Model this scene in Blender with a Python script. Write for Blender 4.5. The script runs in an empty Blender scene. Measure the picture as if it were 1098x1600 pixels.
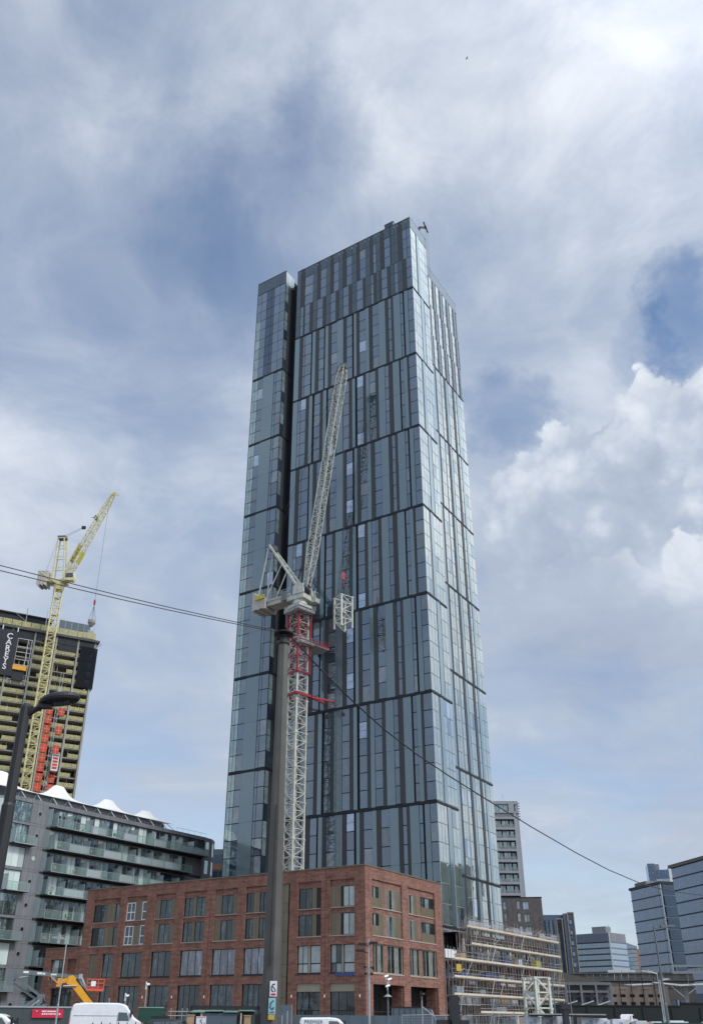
import bpy, math, random
from mathutils import Matrix, Vector
R = math.radians
random.seed(7)
SC = bpy.context.scene
COL = SC.collection

# ------------------------------------------------------------------ camera, light, exposure
cam_d = bpy.data.cameras.new('camera')
cam = bpy.data.objects.new('camera', cam_d); COL.objects.link(cam)
cam_d.sensor_fit = 'VERTICAL'; cam_d.sensor_height = 32.0
cam_d.lens = 1368.8 / 1600 * 32.0
cam_d.shift_x = 0.02028; cam_d.shift_y = 0.0498
cam_d.clip_start = 0.1; cam_d.clip_end = 6000
EYE = Vector((0, 0, 1.65))
cam.matrix_world = Matrix.Translation(EYE) @ Matrix.Rotation(R(90 + 27.5118), 4, 'X') @ Matrix.Rotation(R(0.54308), 4, 'Z')
SC.camera = cam

SUN_AZ, SUN_EL = 130.0, 44.0
SC.view_settings.view_transform = 'Standard'; SC.view_settings.look = 'None'
SC.view_settings.gamma = 1.0; SC.view_settings.use_curve_mapping = False
SC.view_settings.exposure = 0.15

def azel(az, el):
    a, e = R(az), R(el)
    return Vector((math.sin(a) * math.cos(e), math.cos(a) * math.cos(e), math.sin(e)))

sun_d = bpy.data.lights.new('sun', 'SUN'); sun_d.energy = 1.5; sun_d.angle = R(10); sun_d.color = (1.0, 0.95, 0.87)
sun = bpy.data.objects.new('sun', sun_d); COL.objects.link(sun)
sun.rotation_euler = (-azel(SUN_AZ, SUN_EL)).to_track_quat('-Z', 'Y').to_euler()

world = bpy.data.worlds.new('World'); SC.world = world; world.use_nodes = True

class NG:
    """small node-building helper"""
    def __init__(self, nt):
        self.nt = nt; self.n = nt.nodes; self.l = nt.links
    def new(self, t, **kw):
        nd = self.n.new(t)
        for k, v in kw.items(): setattr(nd, k, v)
        return nd
    def put(self, sock, v):
        if isinstance(v, bpy.types.NodeSocket): self.l.new(v, sock)
        elif v is not None: sock.default_value = v
    def math(self, op, a, b=None, clamp=False):
        nd = self.new('ShaderNodeMath', operation=op, use_clamp=clamp)
        self.put(nd.inputs[0], a)
        if b is not None: self.put(nd.inputs[1], b)
        return nd.outputs[0]
    def vmath(self, op, a, b=None):
        nd = self.new('ShaderNodeVectorMath', operation=op)
        self.put(nd.inputs[0], a)
        if b is not None: self.put(nd.inputs[3 if op == 'SCALE' else 1], b)
        return nd.outputs['Value'] if op == 'DOT_PRODUCT' else nd.outputs[0]
    def ramp(self, v, lo, hi, a=0.0, b=1.0, smooth=True):
        nd = self.new('ShaderNodeMapRange', interpolation_type='SMOOTHSTEP' if smooth else 'LINEAR')
        self.put(nd.inputs[0], v)
        for i, x in zip((1, 2, 3, 4), (lo, hi, a, b)): nd.inputs[i].default_value = x
        return nd.outputs[0]
    def mix(self, f, a, b, blend='MIX'):
        nd = self.new('ShaderNodeMix', data_type='RGBA', blend_type=blend)
        self.put(nd.inputs[0], f); self.put(nd.inputs[6], a); self.put(nd.inputs[7], b)
        return nd.outputs[2]
    def noise(self, vec, scale, detail=4, rough=.55, dist=0.0):
        nd = self.new('ShaderNodeTexNoise')
        self.put(nd.inputs['Vector'], vec)
        nd.inputs['Scale'].default_value = scale; nd.inputs['Detail'].default_value = detail
        nd.inputs['Roughness'].default_value = rough; nd.inputs['Distortion'].default_value = dist
        return nd

def build_sky():
    nt = world.node_tree; nt.nodes.clear(); g = NG(nt)
    out = g.new('ShaderNodeOutputWorld')
    sky = g.new('ShaderNodeTexSky', sky_type='NISHITA', sun_disc=False)
    sky.sun_elevation = R(SUN_EL); sky.sun_rotation = R(SUN_AZ); sky.air_density = 1.1; sky.dust_density = .4; sky.ozone_density = 2.0
    tc = g.new('ShaderNodeTexCoord'); d = tc.outputs['Generated']
    sep = g.new('ShaderNodeSeparateXYZ'); g.put(sep.inputs[0], d)
    zc = g.math('ADD', g.math('MAXIMUM', sep.outputs[2], 0.0), 0.22)
    flat = g.new('ShaderNodeCombineXYZ')                      # the cloud deck, seen in perspective
    g.put(flat.inputs[0], g.math('DIVIDE', sep.outputs[0], zc)); g.put(flat.inputs[1], g.math('DIVIDE', sep.outputs[1], zc))
    p = flat.outputs[0]
    warp = g.noise(p, 1.3, 3, .6).outputs['Color']
    off = g.vmath('SCALE', g.vmath('SUBTRACT', warp, (.5, .5, .5)), 0.55)
    pw = g.vmath('ADD', p, off)
    big = g.noise(pw, 0.9, 5, .55).outputs['Fac']
    mid = g.noise(pw, 2.3, 7, .58).outputs['Fac']
    fine = g.noise(pw, 6.0, 6, .66).outputs['Fac']
    wisp = g.noise(g.vmath('MULTIPLY', pw, (1.0, 2.6, 1.0)), 3.2, 6, .64).outputs['Fac']
    # direction with ragged edges, for the clouds and gaps that have a place of their own
    rag = g.noise(d, 5.0, 6, .62).outputs['Color']
    dr = g.vmath('NORMALIZE', g.vmath('ADD', d, g.vmath('SCALE', g.vmath('SUBTRACT', rag, (.5, .5, .5)), 0.26)))
    def blob(az, el, r_in, r_out, amt=1.0):
        c = g.vmath('DOT_PRODUCT', dr, tuple(azel(az, el)))
        return g.ramp(c, math.cos(R(r_out)), math.cos(R(r_in)), 0.0, amt)
    def total(bl):
        s = None
        for b in bl:
            o = blob(*b); s = o if s is None else g.math('ADD', s, o)
        return s
    # how much cloud covers the blue
    cover = g.math('ADD', g.ramp(big, .30, .62, .55, 1.0), g.ramp(mid, .35, .7, -.12, .22))
    gaps = total(SKY_GAPS); cover = g.math('SUBTRACT', cover, gaps)
    puff = total(SKY_PUFFS); cover = g.math('ADD', cover, puff, True)
    # how bright the cloud is: thick grey undersides, thin bright parts, sunlit heads
    br = g.math('ADD', g.math('MULTIPLY', g.ramp(big, .30, .70, 0.0, 1.0, False), .32), g.math('MULTIPLY', g.ramp(mid, .28, .74, 0.0, 1.0, False), .30))
    br = g.math('ADD', br, g.math('MULTIPLY', g.ramp(fine, .25, .75, 0.0, 1.0, False), .12))
    br = g.math('ADD', br, g.math('MULTIPLY', g.ramp(wisp, .30, .70, 0.0, 1.0, False), .14))
    br = g.math('ADD', br, .07)
    br = g.math('SUBTRACT', br, total(SKY_DARK))
    head = g.math('MINIMUM', total(SKY_BRIGHT), .46)
    br = g.math('ADD', br, g.math('MULTIPLY', head, g.math('MULTIPLY', g.ramp(fine, .28, .70, .45, 1.2), g.ramp(mid, .30, .62, .70, 1.15))), True)
    # the cumulus bank low on the right: crisp billowing top, fading out underneath
    vo = g.new('ShaderNodeTexVoronoi', feature='F1'); vo.inputs['Scale'].default_value = 15.0
    try: vo.inputs['Detail'].default_value = 2.0; vo.inputs['Roughness'].default_value = .6
    except KeyError: pass
    g.put(vo.inputs['Vector'], g.vmath('ADD', d, g.vmath('SCALE', g.vmath('SUBTRACT', rag, (.5, .5, .5)), .10)))
    n2 = g.noise(d, 20.0, 6, .62).outputs['Fac']
    fld = None
    for az, el, r in SKY_BANK:
        o = g.ramp(g.vmath('DOT_PRODUCT', d, tuple(azel(az, el))), math.cos(R(r)), 1.0, 0.0, 1.0, False)
        fld = o if fld is None else g.math('MAXIMUM', fld, o)
    bv = g.math('SUBTRACT', g.math('ADD', fld, g.math('MULTIPLY', g.math('SUBTRACT', n2, .5), .56)), g.math('MULTIPLY', g.math('SUBTRACT', vo.outputs['Distance'], .35), .45))
    bank = g.math('MULTIPLY', g.ramp(bv, .20, .34), g.ramp(sep.outputs[2], math.sin(R(18)), math.sin(R(29)), 0.0, 1.0))
    bb = g.math('ADD', g.ramp(sep.outputs[2], math.sin(R(24)), math.sin(R(36)), .58, .90), g.math('MULTIPLY', g.math('SUBTRACT', n2, .5), .75))
    bb = g.math('SUBTRACT', bb, g.math('MULTIPLY', g.math('SUBTRACT', vo.outputs['Distance'], .35), .45), True)
    br = g.math('ADD', g.math('MULTIPLY', br, g.math('SUBTRACT', 1.0, bank)), g.math('MULTIPLY', bb, bank))
    cover = g.math('MAXIMUM', cover, bank)
    cl = g.new('ShaderNodeValToRGB'); e = cl.color_ramp.elements
    e[0].position = 0.0; e[0].color = (.325, .390, .520, 1)
    e[1].position = 1.0; e[1].color = (.80, .84, .90, 1)
    m = e.new(.45); m.color = (.446, .512, .625, 1)
    g.put(cl.inputs[0], br)
    b1 = g.new('ShaderNodeBackground'); g.put(b1.inputs[0], sky.outputs[0]); b1.inputs[1].default_value = 0.15
    b2 = g.new('ShaderNodeBackground'); g.put(b2.inputs[0], cl.outputs[0]); g.put(b2.inputs[1], g.math('ADD', g.ramp(g.vmath('DOT_PRODUCT', d, tuple(azel(SUN_AZ, SUN_EL))), math.cos(R(69)), math.cos(R(16)), 0.0, 1.3), 1.0))
    mx = g.new('ShaderNodeMixShader'); g.put(mx.inputs[0], cover); g.l.new(b1.outputs[0], mx.inputs[1]); g.l.new(b2.outputs[0], mx.inputs[2])
    g.l.new(mx.outputs[0], out.inputs[0])

# (azimuth, elevation, inner radius, outer radius, amount)
SKY_GAPS = [(26.6, 39.4, .3, 3.4, .60), (23.0, 38.6, .2, 2.6, .30), (12.8, 36.2, .4, 3.4, .50), (-20, 47, 4, 17, .26), (-2, 48, 3, 11, .28), (-1, 53.5, 1, 5, .22), (15, 46, 2, 9, .14), (27, 47, 1, 6, .10)]
SKY_PUFFS = [(22, 27, 6, 10, .5), (-2, 61, 6, 16, .25)]
SKY_BANK = [(29.5, 32.0, 7.4), (25.0, 31.8, 7.4), (20.5, 31.0, 7.2), (16.0, 29.6, 6.6), (34, 32, 8.5)]
SKY_BRIGHT = [(23, 29.0, 2, 8, .18), (2, 62, 5, 18, .16), (-22, 57, 3, 15, .20), (22, 50, 2, 13, .12), (-11, 36, 2, 11, .12), (-26, 38, 2, 12, .14), (72, 38, 20, 42, .42)]
SKY_DARK = [(15.5, 22, 3, 9, .20), (24, 16, 3, 11, .14), (-10, 17, 4, 16, .10), (17, 12, 3, 12, .05)]
build_sky()
world.cycles.sampling_method = 'MANUAL'; world.cycles.sample_map_resolution = 512

# ------------------------------------------------------------------ helpers
class MB:
    """collects shapes and links them as ONE mesh object"""
    def __init__(self): self.v = []; self.f = []; self.m = []
    def poly(self, pts, m=0):
        i = len(self.v); self.v += [tuple(p) for p in pts]; self.f.append(tuple(range(i, i + len(pts)))); self.m.append(m)
    def hexa(self, c, m=0):
        """eight corners: bottom ring then top ring"""
        i = len(self.v); self.v += [tuple(p) for p in c]
        for q in ((3, 2, 1, 0), (4, 5, 6, 7), (0, 1, 5, 4), (1, 2, 6, 5), (2, 3, 7, 6), (3, 0, 4, 7)):
            self.f.append(tuple(i + k for k in q)); self.m.append(m)
    def box(self, x0, x1, y0, y1, z0, z1, m=0, fr=None):
        c = [(x0, y0), (x1, y0), (x1, y1), (x0, y1)]
        if fr: c = [fr.pt(*p) for p in c]
        self.hexa([(a, b, z0) for a, b in c] + [(a, b, z1) for a, b in c], m)
    def bar(self, p, q, w, h=None, m=0, up=None):
        """a square bar between two points"""
        p, q = Vector(p), Vector(q); d = q - p
        if d.length < 1e-6: return
        h = h or w
        u = Vector(up) if up else (Vector((0, 0, 1)) if abs(d.normalized().z) < .95 else Vector((0, 1, 0)))
        s = d.cross(u).normalized() * (w / 2); t = s.cross(d).normalized() * (h / 2)
        c = [-s - t, s - t, s + t, -s + t]
        self.hexa([p + k for k in c] + [q + k for k in c], m)
    def tube(self, p, q, r, n=6, r2=None, m=0, cap=True):
        p, q = Vector(p), Vector(q); d = q - p; r2 = r if r2 is None else r2
        u = Vector((0, 0, 1)) if abs(d.normalized().z) < .95 else Vector((0, 1, 0))
        s = d.cross(u).normalized(); t = s.cross(d).normalized(); i = len(self.v)
        for c, rr in ((p, r), (q, r2)):
            for k in range(n):
                a = 2 * math.pi * k / n
                self.v.append(tuple(c + s * math.cos(a) * rr + t * math.sin(a) * rr))
        for k in range(n):
            self.f.append((i + k, i + (k + 1) % n, i + n + (k + 1) % n, i + n + k)); self.m.append(m)
        if cap:
            self.f.append(tuple(i + k for k in reversed(range(n)))); self.m.append(m)
            self.f.append(tuple(i + n + k for k in range(n))); self.m.append(m)
    def path(self, pts, r, n=6, m=0):
        for a, b in zip(pts, pts[1:]): self.tube(a, b, r, n, m=m)
    def lathe(self, prof, n=16, c=(0, 0), m=0):
        i = len(self.v)
        for r, z in prof:
            for k in range(n):
                a = 2 * math.pi * k / n
                self.v.append((c[0] + math.cos(a) * r, c[1] + math.sin(a) * r, z))
        for j in range(len(prof) - 1):
            for k in range(n):
                a = i + j * n + k; b = i + j * n + (k + 1) % n
                self.f.append((a, b, b + n, a + n)); self.m.append(m)
        self.f.append(tuple(i + k for k in reversed(range(n)))); self.m.append(m)
        e = i + (len(prof) - 1) * n
        self.f.append(tuple(e + k for k in range(n))); self.m.append(m)
    def prism(self, prof, y0, y1, m=0):
        """a polygon in the x-z plane, pushed along y"""
        n = len(prof); i = len(self.v)
        self.v += [(x, y0, z) for x, z in prof] + [(x, y1, z) for x, z in prof]
        self.f.append(tuple(range(i, i + n))); self.m.append(m)
        self.f.append(tuple(i + n + k for k in reversed(range(n)))); self.m.append(m)
        for k in range(n):
            a, b = i + k, i + (k + 1) % n
            self.f.append((a, a + n, b + n, b)); self.m.append(m)
    def mesh(self, name, mats, smooth=False):
        me = bpy.data.meshes.new(name)
        me.from_pydata(self.v, [], self.f)
        for k in (mats if isinstance(mats, (list, tuple)) else [mats]): me.materials.append(k)
        if any(self.m): me.polygons.foreach_set('material_index', self.m)
        if smooth: me.polygons.foreach_set('use_smooth', [True] * len(self.f))
        me.update(); return me
    def build(self, name, mats, parent=None, loc=(0, 0, 0), rot=0.0, smooth=False):
        return link(name, self.mesh(name, mats, smooth), parent, loc, rot)

def link(name, me, parent=None, loc=(0, 0, 0), rot=0.0):
    o = bpy.data.objects.new(name, me); COL.objects.link(o)
    o.location = loc; o.rotation_euler = (0, 0, rot)
    if parent: o.parent = parent
    return o

def tag(o, label=None, cat=None, group=None, kind=None):
    for k, v in (('label', label), ('category', cat), ('group', group), ('kind', kind)):
        if v: o[k] = v
    return o

def thing(name, label, cat, loc=(0, 0, 0), rot=0.0, group=None):
    """an Empty at the thing's base that parents its parts; rot in degrees"""
    o = bpy.data.objects.new(name, None); COL.objects.link(o)
    o.location = loc; o.rotation_euler = (0, 0, R(rot)); o.empty_display_size = .5
    return tag(o, label, cat, group)

def copy_tree(o, parent=None):
    c = o.copy(); COL.objects.link(c)
    if parent: c.parent = parent
    for ch in list(o.children): copy_tree(ch, c)
    return c

class Fr:
    """a facade's own frame inside its thing: x to the right seen from outside, y inwards"""
    def __init__(self, ox=0.0, oy=0.0, rot=0.0):
        self.ox, self.oy, self.r = ox, oy, R(rot); self.c, self.s = math.cos(self.r), math.sin(self.r)
    def pt(self, x, y): return (self.ox + x * self.c - y * self.s, self.oy + x * self.s + y * self.c)

_cube = {}
def cube(m, bev=False):
    if m.name not in _cube:
        b = MB(); b.box(-.5, .5, -.5, .5, -.5, .5); _cube[m.name] = b.mesh('unit_' + m.name, m)
    return _cube[m.name]

def piece(name, m, parent, fr, x0, x1, y0, y1, z0, z1, tilt=0.0):
    """one box-shaped piece; alike pieces share their mesh"""
    o = bpy.data.objects.new(name, cube(m)); COL.objects.link(o); o.parent = parent
    a, b = fr.pt((x0 + x1) / 2, (y0 + y1) / 2)
    o.location = (a, b, (z0 + z1) / 2); o.scale = (max(abs(x1 - x0), .002), max(abs(y1 - y0), .002), max(abs(z1 - z0), .002))
    o.rotation_euler = (random.gauss(0, 1) * R(tilt), 0, fr.r + random.gauss(0, 1) * R(tilt))
    return o

class Pieces:
    """many alike pieces of one part on one thing: the largest in view as objects, the rest as one mesh"""
    def __init__(self, name, parent, rest_name=None, limit=295):
        self.name, self.parent, self.rest, self.limit, self.items = name, parent, rest_name or name, limit, []
    def add(self, m, fr, x0, x1, y0, y1, z0, z1, tilt=0.0): self.items.append((m, fr, x0, x1, y0, y1, z0, z1, tilt))
    def done(self):
        pl, pr = Vector(self.parent.location), self.parent.rotation_euler.z
        def size(it):
            m, fr, x0, x1, y0, y1, z0, z1, t = it
            a, b = fr.pt((x0 + x1) / 2, y0); w = pl + Matrix.Rotation(pr, 3, 'Z') @ Vector((a, b, (z0 + z1) / 2))
            nrm = Matrix.Rotation(pr + fr.r, 3, 'Z') @ Vector((0, -1, 0)); d = EYE - w
            return abs(x1 - x0) * abs(z1 - z0) * max(nrm.dot(d.normalized()), 0.0) / d.length_squared
        it = sorted(self.items, key=size, reverse=True)
        for m, fr, x0, x1, y0, y1, z0, z1, t in it[:self.limit]: piece(self.name, m, self.parent, fr, x0, x1, y0, y1, z0, z1, t)
        rest = it[self.limit:]
        if rest:
            b = MB(); mats = []
            for m, fr, x0, x1, y0, y1, z0, z1, t in rest:
                if m not in mats: mats.append(m)
                cx, cy, cz = (x0 + x1) / 2, (y0 + y1) / 2, (z0 + z1) / 2
                rt = Matrix.Rotation(fr.r + random.gauss(0, 1) * R(t), 3, 'Z') @ Matrix.Rotation(random.gauss(0, 1) * R(t), 3, 'X')
                a, c = fr.pt(cx, cy); o = Vector((a, c, cz)); hx, hy, hz = abs(x1 - x0) / 2, abs(y1 - y0) / 2, abs(z1 - z0) / 2
                cs = [(-hx, -hy), (hx, -hy), (hx, hy), (-hx, hy)]
                b.hexa([o + rt @ Vector((p, q, -hz)) for p, q in cs] + [o + rt @ Vector((p, q, hz)) for p, q in cs], mats.index(m))
            b.build(self.rest, mats, self.parent)['kind'] = 'stuff'

def wall_sheet(b, fr, x0, x1, z0, z1, holes, depth, y=0.0, m=0, ends=True):
    """a wall face with real openings: front skin at y, reveals going in by depth; holes are (x0, x1, z0, z1)"""
    xs = sorted({x0, x1, *[h[0] for h in holes], *[h[1] for h in holes]}); zs = sorted({z0, z1, *[h[2] for h in holes], *[h[3] for h in holes]})
    xs = [x for x in xs if x0 - 1e-6 <= x <= x1 + 1e-6]; zs = [z for z in zs if z0 - 1e-6 <= z <= z1 + 1e-6]
    def P(x, yy, z): a, c = fr.pt(x, yy); return (a, c, z)
    def hole(i, k):
        cx, cz = (xs[i] + xs[i + 1]) / 2, (zs[k] + zs[k + 1]) / 2
        return any(h[0] < cx < h[1] and h[2] < cz < h[3] for h in holes)
    for k in range(len(zs) - 1):
        i = 0
        while i < len(xs) - 1:
            if hole(i, k): i += 1; continue
            j = i
            while j + 1 < len(xs) - 1 and not hole(j + 1, k): j += 1
            a, c = xs[i], xs[j + 1]
            b.poly([P(a, y, zs[k]), P(c, y, zs[k]), P(c, y, zs[k + 1]), P(a, y, zs[k + 1])], m); i = j + 1
    for h in holes:
        hx0, hx1, hz0, hz1 = h; y1 = y + depth
        b.poly([P(hx0, y, hz0), P(hx0, y, hz1), P(hx0, y1, hz1), P(hx0, y1, hz0)], m)
        b.poly([P(hx1, y, hz0), P(hx1, y1, hz0), P(hx1, y1, hz1), P(hx1, y, hz1)], m)
        b.poly([P(hx0, y, hz0), P(hx0, y1, hz0), P(hx1, y1, hz0), P(hx1, y, hz0)], m)
        b.poly([P(hx0, y, hz1), P(hx1, y, hz1), P(hx1, y1, hz1), P(hx0, y1, hz1)], m)

def text(name, body, size, m, parent, loc, offset=0.0, spacing=1.0, align='CENTER'):
    cu = bpy.data.curves.new(name, 'FONT'); cu.body = body; cu.size = size; cu.align_x = align; cu.extrude = .006; cu.offset = offset; cu.space_character = spacing
    tmp = bpy.data.objects.new('tmp', cu); COL.objects.link(tmp); dg = bpy.context.evaluated_depsgraph_get(); dg.update()
    me = bpy.data.meshes.new_from_object(tmp.evaluated_get(dg)); bpy.data.objects.remove(tmp); me.materials.clear(); me.materials.append(MT[m])
    return link(name, me, parent, loc)

# ------------------------------------------------------------------ materials
MT = {}
def mat(name, rgb, rough=.6, metal=0.0, var=.12, scale=1.5, spec=.5, streak=0.0, piece_var=.08, bump=0.0, alpha=1.0, stretch=(1, 1, 1)):
    m = bpy.data.materials.new(name); m.use_nodes = True; g = NG(m.node_tree); bs = g.n['Principled BSDF']
    pos = g.new('ShaderNodeNewGeometry').outputs['Position']
    if stretch != (1, 1, 1): pos = g.vmath('MULTIPLY', pos, stretch)
    nz = g.noise(pos, scale, 6, .6).outputs['Fac']
    val = g.ramp(nz, .25, .75, 1 - var, 1 + var, False)
    oi = g.new('ShaderNodeObjectInfo').outputs['Random']; isl = g.new('ShaderNodeNewGeometry').outputs['Random Per Island']
    rnd = g.math('FRACT', g.math('ADD', oi, isl))
    val = g.math('MULTIPLY', val, g.ramp(rnd, 0, 1, 1 - piece_var, 1 + piece_var, False))
    if streak:
        st = g.noise(g.vmath('MULTIPLY', pos, (2.2, 2.2, .12)), 1.2, 5, .6).outputs['Fac']
        val = g.math('MULTIPLY', val, g.ramp(st, .35, .7, 1 + streak * .3, 1 - streak, False))
    hv = g.new('ShaderNodeHueSaturation'); hv.inputs['Color'].default_value = (*rgb, 1); g.put(hv.inputs['Value'], val)
    g.put(bs.inputs['Base Color'], hv.outputs[0])
    g.put(bs.inputs['Roughness'], g.ramp(nz, .2, .8, max(rough - .08, .02), min(rough + .1, 1), False))
    bs.inputs['Metallic'].default_value = metal; bs.inputs['Specular IOR Level'].default_value = spec
    if alpha < 1: bs.inputs['Alpha'].default_value = alpha
    if bump:
        bp = g.new('ShaderNodeBump'); bp.inputs['Strength'].default_value = bump; bp.inputs['Distance'].default_value = .05
        g.put(bp.inputs['Height'], nz); g.put(bs.inputs['Normal'], bp.outputs[0])
    MT[name] = m; return m

def glass(name, dark, tint, f0=.30, f90=.85, var=.35, rough=.02, wob=.006, mott=.3, rooms=0.0):
    """facade glass seen by day: a dim room behind a coated, slightly wavy pane"""
    m = bpy.data.materials.new(name); m.use_nodes = True; g = NG(m.node_tree); bs = g.n['Principled BSDF']; out = g.n['Material Output']
    oi = g.new('ShaderNodeObjectInfo').outputs['Random']; geo = g.new('ShaderNodeNewGeometry')
    rnd = g.math('FRACT', g.math('ADD', oi, geo.outputs['Random Per Island']))
    nz = g.noise(geo.outputs['Position'], .9, 5, .6).outputs['Fac']
    v = g.math('MULTIPLY', g.ramp(rnd, 0, 1, 1 - var, 1 + var, False), g.ramp(nz, .3, .7, 1 - mott, 1 + mott, False))
    if rooms:                                                  # blinds, columns and fittings dimly seen behind the pane
        rm = g.noise(g.vmath('MULTIPLY', geo.outputs['Position'], (2.6, 2.6, .5)), 1.0, 3, .7).outputs['Fac']
        r2 = g.noise(g.vmath('MULTIPLY', geo.outputs['Position'], (.5, .5, 3.0)), 1.0, 3, .7).outputs['Fac']
        v = g.math('MULTIPLY', v, g.math('ADD', g.ramp(rm, .45, .72, .5, 1 + rooms), g.ramp(r2, .55, .75, 0.0, rooms)))
    hv = g.new('ShaderNodeHueSaturation'); hv.inputs['Color'].default_value = (*dark, 1); g.put(hv.inputs['Value'], v)
    g.put(bs.inputs['Base Color'], hv.outputs[0]); bs.inputs['Roughness'].default_value = .25; bs.inputs['Specular IOR Level'].default_value = .2
    gl = g.new('ShaderNodeBsdfGlossy'); gl.inputs['Color'].default_value = (*tint, 1); gl.inputs['Roughness'].default_value = rough
    bp = g.new('ShaderNodeBump'); bp.inputs['Strength'].default_value = 1.0; bp.inputs['Distance'].default_value = wob
    g.put(bp.inputs['Height'], g.noise(geo.outputs['Position'], .55, 2, .5).outputs['Fac']); g.put(gl.inputs['Normal'], bp.outputs[0])
    lw = g.new('ShaderNodeLayerWeight'); lw.inputs['Blend'].default_value = .5
    fac = g.math('ADD', g.math('MULTIPLY', g.math('POWER', lw.outputs['Facing'], 2.0), f90 - f0), f0, True)
    mx = g.new('ShaderNodeMixShader'); g.put(mx.inputs[0], fac); g.l.new(bs.outputs[0], mx.inputs[1]); g.l.new(gl.outputs[0], mx.inputs[2])
    g.l.new(mx.outputs[0], out.inputs[0]); MT[name] = m; return m

def thin_glass(name, tint, amount=.45, dirt=(.55, .62, .60)):
    """balustrade glass: mostly clear, a little milky, reflecting"""
    m = bpy.data.materials.new(name); m.use_nodes = True; g = NG(m.node_tree); out = g.n['Material Output']; bs = g.n['Principled BSDF']
    bs.inputs['Base Color'].default_value = (*dirt, 1); bs.inputs['Roughness'].default_value = .08
    tr = g.new('ShaderNodeBsdfTransparent'); tr.inputs[0].default_value = (*tint, 1)
    oi = g.new('ShaderNodeObjectInfo').outputs['Random']
    mx = g.new('ShaderNodeMixShader'); g.put(mx.inputs[0], g.ramp(oi, 0, 1, amount * .75, min(amount * 1.25, 1), False)); g.l.new(tr.outputs[0], mx.inputs[1]); g.l.new(bs.outputs[0], mx.inputs[2])
    g.l.new(mx.outputs[0], out.inputs[0]); MT[name] = m; return m

def brick(name, c1, c2, mortar, mottle=.35):
    m = bpy.data.materials.new(name); m.use_nodes = True; g = NG(m.node_tree); bs = g.n['Principled BSDF']
    tc = g.new('ShaderNodeTexCoord').outputs['Object']; sp = g.new('ShaderNodeSeparateXYZ'); g.put(sp.inputs[0], tc)
    cb = g.new('ShaderNodeCombineXYZ'); g.put(cb.inputs[0], g.math('ADD', sp.outputs[0], sp.outputs[1])); g.put(cb.inputs[1], sp.outputs[2])
    bt = g.new('ShaderNodeTexBrick'); g.put(bt.inputs['Vector'], cb.outputs[0])
    bt.inputs['Color1'].default_value = (*c1, 1); bt.inputs['Color2'].default_value = (*c2, 1); bt.inputs['Mortar'].default_value = (*mortar, 1)
    bt.inputs['Scale'].default_value = 1.0; bt.inputs['Brick Width'].default_value = .225; bt.inputs['Row Height'].default_value = .075; bt.inputs['Mortar Size'].default_value = .008
    band = g.noise(g.vmath('MULTIPLY', cb.outputs[0], (.7, 3.2, 1)), 1.0, 5, .65).outputs['Fac']
    blot = g.noise(cb.outputs[0], .35, 4, .6).outputs['Fac']
    grain = g.noise(g.vmath('MULTIPLY', cb.outputs[0], (4.4, 13.3, 1)), 1.0, 2, .7).outputs['Fac']
    v = g.math('MULTIPLY', g.ramp(band, .3, .7, 1 - mottle, 1 + mottle, False), g.ramp(blot, .3, .7, .88, 1.12, False))
    v = g.math('MULTIPLY', v, g.ramp(grain, .3, .7, .66, 1.34, False))
    run = g.noise(g.vmath('MULTIPLY', cb.outputs[0], (1.6, .14, 1)), 1.0, 6, .65).outputs['Fac']      # rain streaks
    v = g.math('MULTIPLY', v, g.ramp(run, .48, .70, 1.0, .74, False))
    bloom = g.ramp(g.noise(cb.outputs[0], .55, 6, .7).outputs['Fac'], .58, .74, 0.0, .22, False)      # pale salts
    hv = g.new('ShaderNodeHueSaturation'); g.put(hv.inputs['Color'], g.mix(bloom, bt.outputs['Color'], (.42, .34, .30, 1))); g.put(hv.inputs['Value'], v)
    g.put(bs.inputs['Base Color'], hv.outputs[0]); bs.inputs['Roughness'].default_value = .9; bs.inputs['Specular IOR Level'].default_value = .25
    bp = g.new('ShaderNodeBump'); bp.inputs['Strength'].default_value = .5; bp.inputs['Distance'].default_value = .01
    g.put(bp.inputs['Height'], bt.outputs['Fac']); bp.invert = True; g.put(bs.inputs['Normal'], bp.outputs[0])
    MT[name] = m; return m

# tower
glass('window_glass', (.042, .060, .090), (.72, .83, .90), .19, 1.0, .45, .02, .016)
glass('blind_pane', (.15, .165, .175), (.70, .79, .87), .14, 1.0, .4, .02, .016)
glass('bright_side_pane', (.13, .155, .15), (.92, .99, .97), .27, 1.0, .25, .02, .016)  # right-flank copy of the window glass, brighter sky reflection put into its colour
glass('pale_glass', (.33, .41, .54), (.75, .84, .92), .20, .95, .12)
glass('lit_green_glass', (.24, .33, .33), (.80, .92, .90), .20, .95, .2)  # light sky showing through the glazed corner is put into this pale green
glass('deep_glass', (.02, .03, .05), (.50, .60, .75), .10, .9)
glass('teal_panel', (.096, .142, .160), (.76, .88, .92), .13, .95, .06, .10, .0, .04)
glass('slate_panel', (.034, .045, .052), (.60, .70, .75), .06, .8, .22, .14, .0, .08)
mat('joint_grey', (.24, .26, .27), .6)
mat('dark_panel', (.038, .042, .048), .42, .0, .08, .6, .45, piece_var=.10)
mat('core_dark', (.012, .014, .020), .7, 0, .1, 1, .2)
mat('band_dark', (.016, .018, .024), .5, 0, .1, 1, .3)
mat('silver_trim', (.42, .46, .48), .35, .7, .08, 1)
mat('white_trim', (.74, .76, .78), .5, 0, .05, 1)
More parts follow.
